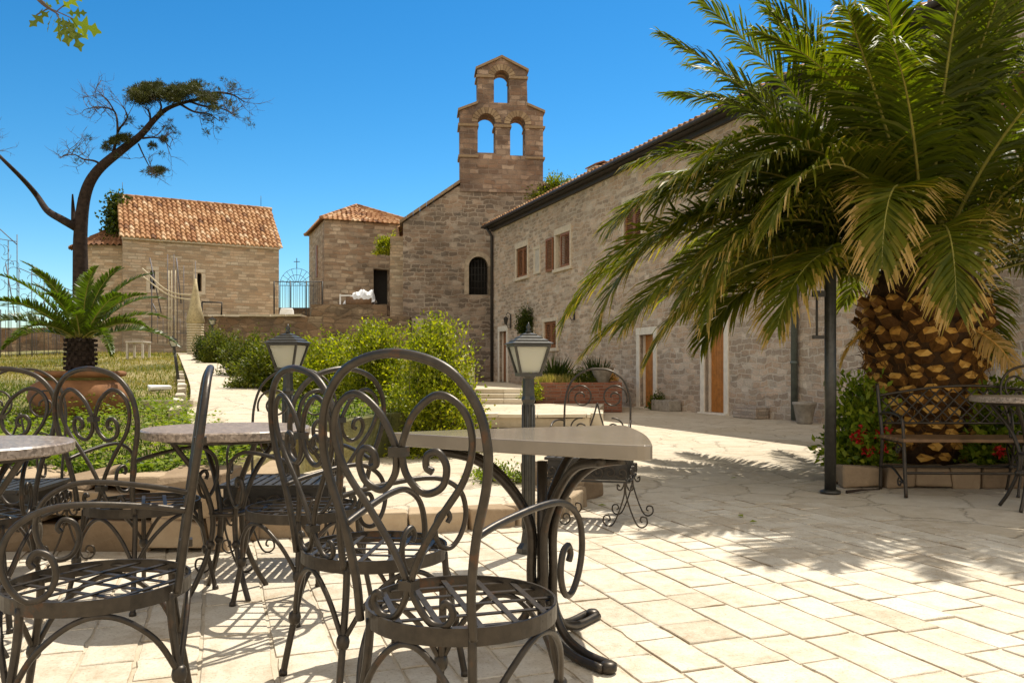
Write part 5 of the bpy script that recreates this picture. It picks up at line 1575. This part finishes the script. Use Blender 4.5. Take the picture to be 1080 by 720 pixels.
# ------------------------------------------------------------------ garden lamps
GL = 'black garden lamps with square lanterns'
def garden_lamp(loc, label, scale=1.0):
    t = thing('garden_lamp', label, 'lamp', loc, D2R(12), GL)
    mb = MB(); mb.lathe([(.07, 0), (.07, .03), (.045, .06), (.036, .12), (.034, .86), (.042, .88), (.036, .9), (.034, 1.0), (.05, 1.02)], n=8, smooth=False)
    for k in range(8): a = 2 * PI * (k + .5) / 8; mb.tube([(.034 * math.cos(a), .034 * math.sin(a), .14), (.034 * math.cos(a), .034 * math.sin(a), .85)], .006, 5)
    mb.build('post', M['lamp_metal'], t)
    z0, z1, w0, w1 = 1.03, 1.185, .058, .098
    mb = MB(); mb.box((0, 0, z0 - .006), (w0 * 2 + .016, w0 * 2 + .016, .02)); mb.box((0, 0, z1 + .004), (w1 * 2 + .02, w1 * 2 + .02, .014))
    for sx in (-1, 1):
        for sy in (-1, 1): mb.tube([(sx * w0, sy * w0, z0), (sx * w1, sy * w1, z1)], .010, 4, smooth=False)
    mb.build('lantern_frame', M['lamp_metal'], t)
    for k in range(4):
        m2 = MB(); a = PI / 2 * k; R = Matrix.Rotation(a, 3, 'Z')
        e = .005
        pts = [(-w0 + .008, -w0 + e, z0 + .006), (w0 - .008, -w0 + e, z0 + .006), (w1 - .008, -w1 + e, z1 - .004), (-w1 + .008, -w1 + e, z1 - .004)]
        pin = [(x, y + .004, z) for x, y, z in pts]
        m2.add([R @ Vector(p) for p in pts + pin], [(0, 1, 2, 3), (7, 6, 5, 4), (0, 1, 5, 4), (1, 2, 6, 5), (2, 3, 7, 6), (3, 0, 4, 7)]); m2.build('pane', PANE, t)
    mb = MB()
    for i in range(4):
        h = z1 + .012 + i * .017; w_ = [.118, .094, .068, .042][i]
        rt = math.sqrt(2)
        mb.lathe([(w_ * rt, h), (w_ * rt, h + .006), ((w_ - .03) * rt * 1.0 if i < 3 else .01, h + .018)], n=4, smooth=False, rot=PI / 4)
    mb.build('roof', M['lamp_metal'], t)
    mb = MB(); mb.lathe([(.012, 0), (.018, .01), (.008, .02), (.016, .032), (.006, .05), (.001, .062)], (0, 0, z1 + .078), n=10); mb.build('finial', M['lamp_metal'], t)
    for sx in (-1, 1):
        for sy in (-1, 1): pass
    mb = MB(); mb.lathe([(.012, 0), (.014, .02), (.024, .05), (.018, .075), (.002, .085)], (0, 0, z0 + .005), n=12); mb.build('bulb', M['bulb'], t)
    t.scale = (scale,) * 3
    return t
def pane_mat():
    m, nt, b, out = newmat('frosted_pane')
    b.inputs['Base Color'].default_value = (.78, .76, .66, 1); b.inputs['Roughness'].default_value = .3
    tr = node(nt, 'ShaderNodeBsdfTranslucent'); tr.inputs[0].default_value = (.85, .83, .7, 1)
    tp = node(nt, 'ShaderNodeBsdfTransparent')
    a = node(nt, 'ShaderNodeMixShader'); a.inputs[0].default_value = .5; nt.links.new(b.outputs[0], a.inputs[1]); nt.links.new(tr.outputs[0], a.inputs[2])
    c = node(nt, 'ShaderNodeMixShader'); c.inputs[0].default_value = .35; nt.links.new(a.outputs[0], c.inputs[1]); nt.links.new(tp.outputs[0], c.inputs[2])
    nt.links.new(c.outputs[0], out.inputs[0])
    return m
PANE = pane_mat()
lamp0 = garden_lamp((.095, 4.72, 0), 'garden lamp with square lantern rising just behind the near table')
dup(lamp0, (-1.49, 5.45, .03), D2R(-8), 'garden lamp with square lantern rising in front of the bushes behind the left chairs')
dup(lamp0, (at(189, 0, 14).x, 14, g(14) - .03), D2R(20), 'small garden lamp on the lawn left of the footpath, slightly tilted', .66).rotation_euler = (0, D2R(-7), D2R(20))
dup(lamp0, (at(224, 0, 31.5).x, 31.5, g(31.5)), D2R(5), 'distant garden lamp in front of the terrace wall behind the clipped bush', 1.15)

# ------------------------------------------------------------------ wrought iron chairs
CHG = 'wrought iron armchairs around the tables'
RT = .0088
def back_pt(u, v): return (u, -.215 - .13 * v - .05 * max(0, .17 - abs(u)) , .45 + v)
def make_chair(label):
    t = thing('iron_chair', label, 'chair', (0, 0, 0), 0, CHG)
    # outer arch
    half = [(.165, -.02), (.167, .08), (.19, .21), (.226, .33), (.236, .42), (.212, .515), (.135, .592), (0, .622)]
    pts = [back_pt(u, v) for u, v in half] + [back_pt(-u, v) for u, v in reversed(half[:-1])]
    mb = MB(); mb.tube(catmull(pts, 8), .0112, 10); mb.build('back_arch', M['iron'], t)
    mb = MB()
    S_ = [(.088, .046), (.097, .058), (.11, .052), (.115, .03), (.092, .004), (.052, .006), (.02, .045), (.006, .09), (.035, .16), (.10, .255), (.17, .345), (.198, .43), (.178, .50), (.118, .53), (.052, .49), (.016, .43), (.008, .395),
          (.018, .345), (.06, .308), (.11, .325), (.126, .37), (.107, .402), (.078, .395), (.072, .368), (.088, .358)]
    for s in (-1, 1): mb.tube(catmull([back_pt(s * u, v) for u, v in S_], 7), RT, 8)
    for v in (.09, .40): p = back_pt(0, v); mb.box(p, (.036, .036, .022), 0)
    mb.build('back_scrollwork', M['iron'], t)
    # seat
    mb = MB(); R = .25; n = 48
    vsx = []
    for (r, z) in ((R, .41), (R, .452), (R - .007, .452), (R - .007, .41)):
        vsx += [(r * math.cos(2 * PI * k / n), r * math.sin(2 * PI * k / n), z) for k in range(n)]
    fs = []
    for q in range(4):
        q2 = (q + 1) % 4
        fs += [(q * n + k, q * n + (k + 1) % n, q2 * n + (k + 1) % n, q2 * n + k) for k in range(n)]
    mb.add(vsx, fs, 0, .5, False); mb.build('seat_ring', M['iron'], t)
    mb = MB()
    for a0, z in ((PI / 4, .436), (-PI / 4, .4405)):
        d = Vector((math.cos(a0), math.sin(a0), 0)); s = Vector((-d.y, d.x, 0))
        for k in range(-2, 3):
            off = k * .092; hl = math.sqrt(max(0, (R - .006) ** 2 - off ** 2))
            mb.box((s.x * off, s.y * off, z), (2 * hl, .016, .004), a0)
    mb.build('seat_lattice', M['iron'], t)
    # legs
    for a, rear in ((PI / 4, 0), (3 * PI / 4, 0), (5 * PI / 4, 1), (7 * PI / 4, 1)):
        if rear: a = 1.5 * PI + (a - 1.5 * PI) * .84
        d = Vector((math.cos(a), math.sin(a), 0))
        P = [d * .243 + Vector((0, 0, .43)), d * .252 + Vector((0, 0, .33)), d * .275 + Vector((0, 0, .2)), d * .30 + Vector((0, 0, .08)), d * .315 + Vector((0, 0, .0))]
        mb = MB(); mb.tube(catmull(P, 6), .0115, 8)
        mb.lathe([(.012, -.024), (.019, -.016), (.022, 0), (.019, .016), (.012, .024)], d * .275 + Vector((0, 0, .2)), 10)
        mb.lathe([(.015, 0), (.015, .012), (.011, .02)], d * .315, 10)
        mb.build('leg', M['iron'], t)
    # arched hoops between the legs
    mb = MB()
    A4 = [PI / 4, 3 * PI / 4, 1.5 * PI - PI / 4 * .84, 1.5 * PI + PI / 4 * .84]
    for i in range(4):
        a0, a1 = A4[i], A4[(i + 1) % 4]
        if a1 < a0: a1 += 2 * PI
        P = []
        for k in range(9):
            f = k / 8; a = a0 + (a1 - a0) * f; z = .2 + .205 * math.sin(PI * f) ** .75
            r = .275 - .033 * math.sin(PI * f)
            ch_ = math.cos((a1 - a0) / 2) / max(.2, math.cos(a - (a0 + a1) / 2))
            r = r * (.35 + .65 * 1)
            P.append((r * math.cos(a), r * math.sin(a), z))
        mb.tube(catmull(P, 4), .0085, 8)
    mb.build('leg_hoops', M['iron'], t)
    for s in (-1, 1):
        Aq = [(.186, -.243, .215), (.20, -.15, .235), (.23, .0, .255), (.248, .10, .25), (.256, .175, .205), (.256, .20, .13), (.253, .185, .06), (.25, .145, .015), (.25, .10, .025), (.25, .078, .075), (.25, .09, .125), (.25, .122, .14), (.25, .138, .118), (.25, .128, .10)]
        mb = MB(); mb.tube(catmull([(s * x, y, .45 + z) for x, y, z in Aq], 7), RT, 8)
        mb.build('armrest', M['iron'], t)
    return t
def yaw(dx, dy): return math.atan2(dy, dx) - PI / 2      # chair faces local +Y
ch0 = make_chair('large foreground iron chair seen from behind at the near table')
ch0.location = (-.13, 2.12, 0); ch0.rotation_euler = (0, 0, yaw(.48, .88)); ch0.scale = (.985, .985, 1.015)
dup(ch0, (-.475, 2.84, 0), yaw(.76, .65), 'iron chair directly behind and left of the foreground chair, facing the near table')
dup(ch0, (-.93, 3.66, 0), yaw(-.73, .68), 'iron chair at the right side of the middle round table, facing left')
dup(ch0, (-1.71, 3.80, 0), yaw(.36, .93), 'iron chair left of the middle round table in front of the terracotta pot')
dup(ch0, (-1.20, 2.38, 0), yaw(-.93, -.37), 'iron chair in the left foreground seen exactly from the side')
dup(ch0, (-2.27, 3.45, 0), yaw(.2, -.98), 'iron chair beyond the left edge table, cut by the left edge')
for o in COL.objects:
    if o.name.startswith('iron_chair') and o is not ch0: o.scale = (1, 1, .985)
dup(ch0, (4.45, 6.9, 0), yaw(-.3, -.95), 'iron chair behind the right edge table, mostly hidden by the palm frond')

# ornate thin-rod chairs with scroll aprons
OG = 'thin-rod iron chairs with scroll aprons'
def make_ornate(label):
    t = thing('scroll_chair', label, 'chair', (0, 0, 0), 0, OG)
    def bp_(u, v): return (u, -.22 - .12 * max(0, v), .45 + v)
    half = [(.235, -.15), (.237, .05), (.243, .25), (.235, .40), (.19, .52), (.10, .59), (0, .605)]
    mb = MB(); mb.tube(catmull([bp_(u, v) for u, v in half] + [bp_(-u, v) for u, v in reversed(half[:-1])], 8), .0075, 8); mb.build('back_arch', M['iron'], t)
    mb = MB()
    for s in (-1, 1):
        for (cu_, cv_, r0, r1, a0, a1) in ((.12, .40, .10, .02, -.4, 9.5), (.125, .17, .08, .02, 1.8, -7)):
            mb.tube([bp_(s * (cu_ + x), cv_ + z) for x, z in spiral(r0, r1, a0, a1, 40)], .006, 6)
        mb.tube(catmull([bp_(0, .02), bp_(s * .06, .12), bp_(s * .02, .28), bp_(0, .36)], 6), .006, 6)
    mb.tube([bp_(-.236, .0), bp_(.236, .0)], .006, 6)
    mb.build('back_scrollwork', M['iron'], t)
    mb = MB(); W, Dp = .56, .46
    for (x, y, sx, sy) in ((0, Dp / 2, W, .012), (0, -Dp / 2, W, .012), (W / 2, 0, .012, Dp), (-W / 2, 0, .012, Dp)): mb.box((x, y, .445), (sx + .012, sy, .018)); mb.box((x, y, .302), (sx + .012, sy, .012))
    mb.build('seat_frame', M['iron_dark'], t)
    mb = MB()
    for k in range(11): mb.box((-W / 2 + .03 + k * (W - .06) / 10, 0, .447), (.036, Dp - .02, .006))
    mb.build('seat_slats', M['iron_dark'], t)
    mb = MB()
    for (x, y, sx, sy) in ((0, Dp / 2 - .012, W - .03, .004), (W / 2 - .012, 0, .004, Dp - .03), (-W / 2 + .012, 0, .004, Dp - .03), (0, -Dp / 2 + .012, W - .03, .004)): mb.box((x, y, .372), (sx, sy, .12))
    mb.build('apron_panel', M['iron_dark'], t)
    mb = MB()
    for k in range(7):
        xc_ = -W / 2 + .04 + k * (W - .08) / 6
        for y in (Dp / 2 + .012, -Dp / 2 - .012): mb.tube([(xc_ + x, y, .345 + z * (1 if k % 2 else -1) + .02) for x, z in spiral(.042, .008, .3, 8.2, 22)], .0055, 5)
    for k in range(5):
        yc_ = -Dp / 2 + .05 + k * (Dp - .1) / 4
        for x in (W / 2 + .012, -W / 2 - .012): mb.tube([(x, yc_ + y, .36 + z * (1 if k % 2 else -1)) for y, z in spiral(.042, .008, .3, 8.2, 22)], .0055, 5)
    mb.build('apron_scrollwork', M['iron'], t)
    for sx in (-1, 1):
        for sy in (-1, 1):
            mb = MB(); x = sx * (W / 2 - .02); y = sy * (Dp / 2)
            for s in (-1, 1):
                pts = [(x + s * .045 + .03 * math.cos(a) * s, y, .265 + .03 * math.sin(a)) for a in [2.2 - q * .5 for q in range(-8, 1)]][::-1]
                P = [(x + s * a, y, z) for a, z in ((.035, .27), (.05, .285), (.05, .255), (.028, .25), (.012, .275), (.004, .3), (.004, .23), (.025, .15), (.05, .08), (.08, .02), (.115, .006), (.145, .03), (.14, .07), (.11, .075), (.1, .05), (.115, .04))]
                mb.tube(catmull(P, 5), .0055, 6)
            mb.build('leg', M['iron'], t)
    for s in (-1, 1):
        mb = MB(); mb.tube(catmull([(s * .243, -.24, .68), (s * .265, -.1, .69), (s * .27, .08, .67), (s * .272, .14, .6), (s * .272, .12, .52), (s * .272, .06, .5), (s * .272, .05, .55), (s * .272, .08, .57)], 6), .007, 6); mb.build('armrest', M['iron'], t)
    return t
oc0 = make_ornate('thin-rod iron chair with scroll apron standing behind the near table')
oc0.location = (.56, 5.75, 0); oc0.rotation_euler = (0, 0, yaw(-.25, -.97))
dup(oc0, (-2.70, 4.28, 0), yaw(.1, -.99), 'thin-rod iron chair with scroll apron at the left edge against the garden wall')
dup(oc0, (-1.24, 4.48, 0), yaw(.05, -1), 'thin-rod iron chair on the far side of the middle round table, under the left lamp')

# ------------------------------------------------------------------ tables
RG = 'round granite tables'
def round_table(loc, label, h=.78, r=.38):
    t = thing('round_table', label, 'table', loc, .3, RG)
    mb = MB(); mb.lathe([(r - .006, h - .04), (r, h - .034), (r, h - .006), (r - .006, h)], n=64, smooth=False); mb.build('tabletop', M['granite'], t)
    for k in range(4):
        a = PI / 2 * k + .5; d = Vector((math.cos(a), math.sin(a), 0)); b_ = MB()
        P = [d * .27 + Vector((0, 0, h - .045)), d * .23 + Vector((0, 0, h - .10)), d * .13 + Vector((0, 0, h - .24)), d * .075 + Vector((0, 0, h - .40)), d * .085 + Vector((0, 0, .24)), d * .14 + Vector((0, 0, .10)), d * .20 + Vector((0, 0, .0))]
        b_.tube(catmull(P, 7), .0125, 8)
        b_.lathe([(.013, -.02), (.022, 0), (.013, .02)], d * .085 + Vector((0, 0, .24)), 10)
        b_.build('leg', M['iron'], t)
    mb = MB(); n = 40
    mb.tube([(.27 * math.cos(2 * PI * k / n), .27 * math.sin(2 * PI * k / n), h - .052) for k in range(n)], .01, 6, closed=True)
    mb.build('leg_ring', M['iron'], t); mb = MB()
    mb.tube([(.075 * math.cos(2 * PI * k / n), .075 * math.sin(2 * PI * k / n), h - .40) for k in range(n)], .01, 6, closed=True)
    mb.build('leg_ring', M['iron'], t)
    return t
rt0 = round_table((-1.34, 3.86, 0), 'middle round granite table between the iron chairs in front of the lawn')
dup(rt0, (-2.04, 3.02, 0), .9, 'round granite table cut off by the left edge of the view')
dup(rt0, (3.93, 6.2, 0), .2, 'round table cut off by the right edge in front of the bench', 1.09)

# near table: rounded triangular top
nt_ = thing('triangular_table', 'near table with thick rounded triangular stone top on bent pipe legs', 'table', (.116, 3.15, 0))
corn = [(-.61, .10), (.35, -.50), (.40, .55)]      # left, near, back
out = []
for i in range(3):
    A, B, Cn = Vector(corn[i - 1]), Vector(corn[i]), Vector(corn[(i + 1) % 3])
    d0 = (B - A); d1 = (Cn - B)
    r_ = .05 if i == 0 else .10
    p0 = B - d0.normalized() * r_; p1 = B + d1.normalized() * r_
    for k in range(6):
        t_ = k / 5; out.append(p0.lerp(B, t_).lerp(B.lerp(p1, t_), t_))
    # bulging side
    q0, q1 = p1, Cn - d1.normalized() * (.10 if (i + 1) % 3 else .05)
    nrm_ = Vector((d1.y, -d1.x)).normalized()
    for k in range(1, 8): out.append(q0.lerp(q1, k / 8) + nrm_ * .022 * math.sin(PI * k / 8))
mb = MB(); mb.poly([(p.x, p.y) for p in out],   .752, .803); tt_ = mb.build('tabletop', M['tabletop'], nt_, bevel=.005)
mb = MB(); mb.lathe([(.022, 0.0), (.022, .62)], n=8)
dirs3 = [Vector((c[0], c[1], 0)) for c in corn]
for k, d in enumerate(dirs3):
    dn = d.normalized(); s = Vector((-dn.y, dn.x, 0)); L = d.length
    for off in (-.022, .022):
        m2 = MB()
        P = [dn * (L * .66) + s * off * 2.2 + Vector((0, 0, .738)), dn * (L * .40) + s * off * 1.8 + Vector((0, 0, .70)), dn * .12 + s * off + Vector((0, 0, .59)), dn * .045 + s * off + Vector((0, 0, .45)), dn * .042 + s * off + Vector((0, 0, .28)), dn * .045 + s * off + Vector((0, 0, .16)), dn * .10 + s * off * 1.2 + Vector((0, 0, .06)), dn * .22 + s * off * 1.2 + Vector((0, 0, .02)), dn * .38 + s * off * 1.2 + Vector((0, 0, .018))]
        m2.tube(catmull(P, 8), .0165, 10)
        if off > 0: m2.lathe([(.02, 0), (.03, .012), (.03, .03), (.02, .04)], dn * .38 + s * .0 + Vector((0, 0, .0)), 12)
        m2.build('leg', M['iron'], nt_)
m2 = MB(); m2.lathe([(.022, .2), (.03, .21), (.03, .24), (.022, .25)], n=12); m2.lathe([(.02, .05), (.02, .70)], n=10); m2.build('pedestal', M['iron'], nt_)

# ------------------------------------------------------------------ bench before the palm
bn = thing('garden_bench', 'iron garden bench with lattice back and wooden seat slats under the palm', 'bench', (4.05, 6.98, 0), PI + D2R(-2))
BW = 1.6
for s in (-1, 1):
    x = s * BW / 2
    mb = MB()
    mb.tube(catmull([(x, -.24, 0), (x, -.23, .2), (x, -.20, .45), (x, -.27, .75), (x, -.31, .93)], 6), .015, 8)
    mb.tube(catmull([(x, .27, 0), (x, .25, .2), (x, .23, .44), (x, .23, .46)], 6), .015, 8)
    mb.tube([(x, .23, .45), (x, -.2, .45)], .013, 8)
    mb.tube(catmull([(x, -.255, .66), (x, -.1, .68), (x, .12, .67), (x, .2, .62), (x, .23, .46)], 6), .013, 8)
    mb.tube([(x, .12 + y, .38 + z) for y, z in spiral(.05, .01, 0, 8, 24)], .007, 6)
    mb.tube([(x, .15 + y, .11 + z) for y, z in spiral(.05, .01, 0, 8, 24)], .007, 6)
    mb.tube(catmull([(x, -.23, .2), (x, .0, .22), (x, .26, .10)], 6), .01, 6)
    mb.build('side_frame', M['iron'], bn)
mb = MB(); mb.tube([(-BW / 2, .25, .2), (BW / 2, .25, .2)], .012, 8); mb.tube([(-BW / 2, -.22, .2), (BW / 2, -.22, .2)], .012, 8); mb.build('stretcher', M['iron'], bn)
for k in range(4):
    mb = MB(); mb.box((0, -.16 + k * .125, .468), (BW + .04, .105, .03)); mb.build('seat_slat', M['wood'], bn, bevel=.006)
mb = MB()
zb0 = .58
def topz(x): return .82 + .09 * math.cos(PI * x / BW)
mb.tube([(x, -.245 - .02, zb0) for x in (-BW / 2, BW / 2)], .011, 8)
mb.tube([(-BW / 2 + BW * k / 20, -.30, topz(-BW / 2 + BW * k / 20)) for k in range(21)], .013, 8)
step = .105
for sgn in (-1, 1):
    for k in range(-6, 24):
        x0 = -BW / 2 + k * step
        pts = []
        for q in range(13):
            z = zb0 + q * .03; x = x0 + sgn * (z - zb0) + (0 if sgn > 0 else .3)
            if abs(x) <= BW / 2 - .02 and z <= topz(x): pts.append((x, -.262 - (z - zb0) * .14 - (.004 if sgn > 0 else 0), z))
        if len(pts) > 1: mb.tube(pts, .0075, 4)
mb.build('back_lattice', M['iron'], bn)

# small dry leaves lying on the paving
k = 46
x = RNG.uniform(-.5, 4.5, k); y = RNG.uniform(3.0, 8, k)
LG = 'fallen leaves on the paving'
for (px, py) in ((784, 546), (799, 551), (770, 505), (640, 534)):
    Yq = F * H / (py - 390); c = at(px, py, Yq)
    V, Fc = leaf_quads(np.array([[0, 0, .006]]), np.array([[1.0, .3 * RNG.normal(), .12]]), np.array([[0.1, .2, 1.0]]), .075, .035)
    o = npmesh('fallen_leaf', V, Fc, [.75], M['cover']); o.location = (c.x, c.y, .004); o.rotation_euler = (0, 0, RNG.random() * 6)
    tag(o, 'small curled yellow-green leaf lying on the sunlit paving', 'leaf', LG)
print('objects', len(COL.objects))
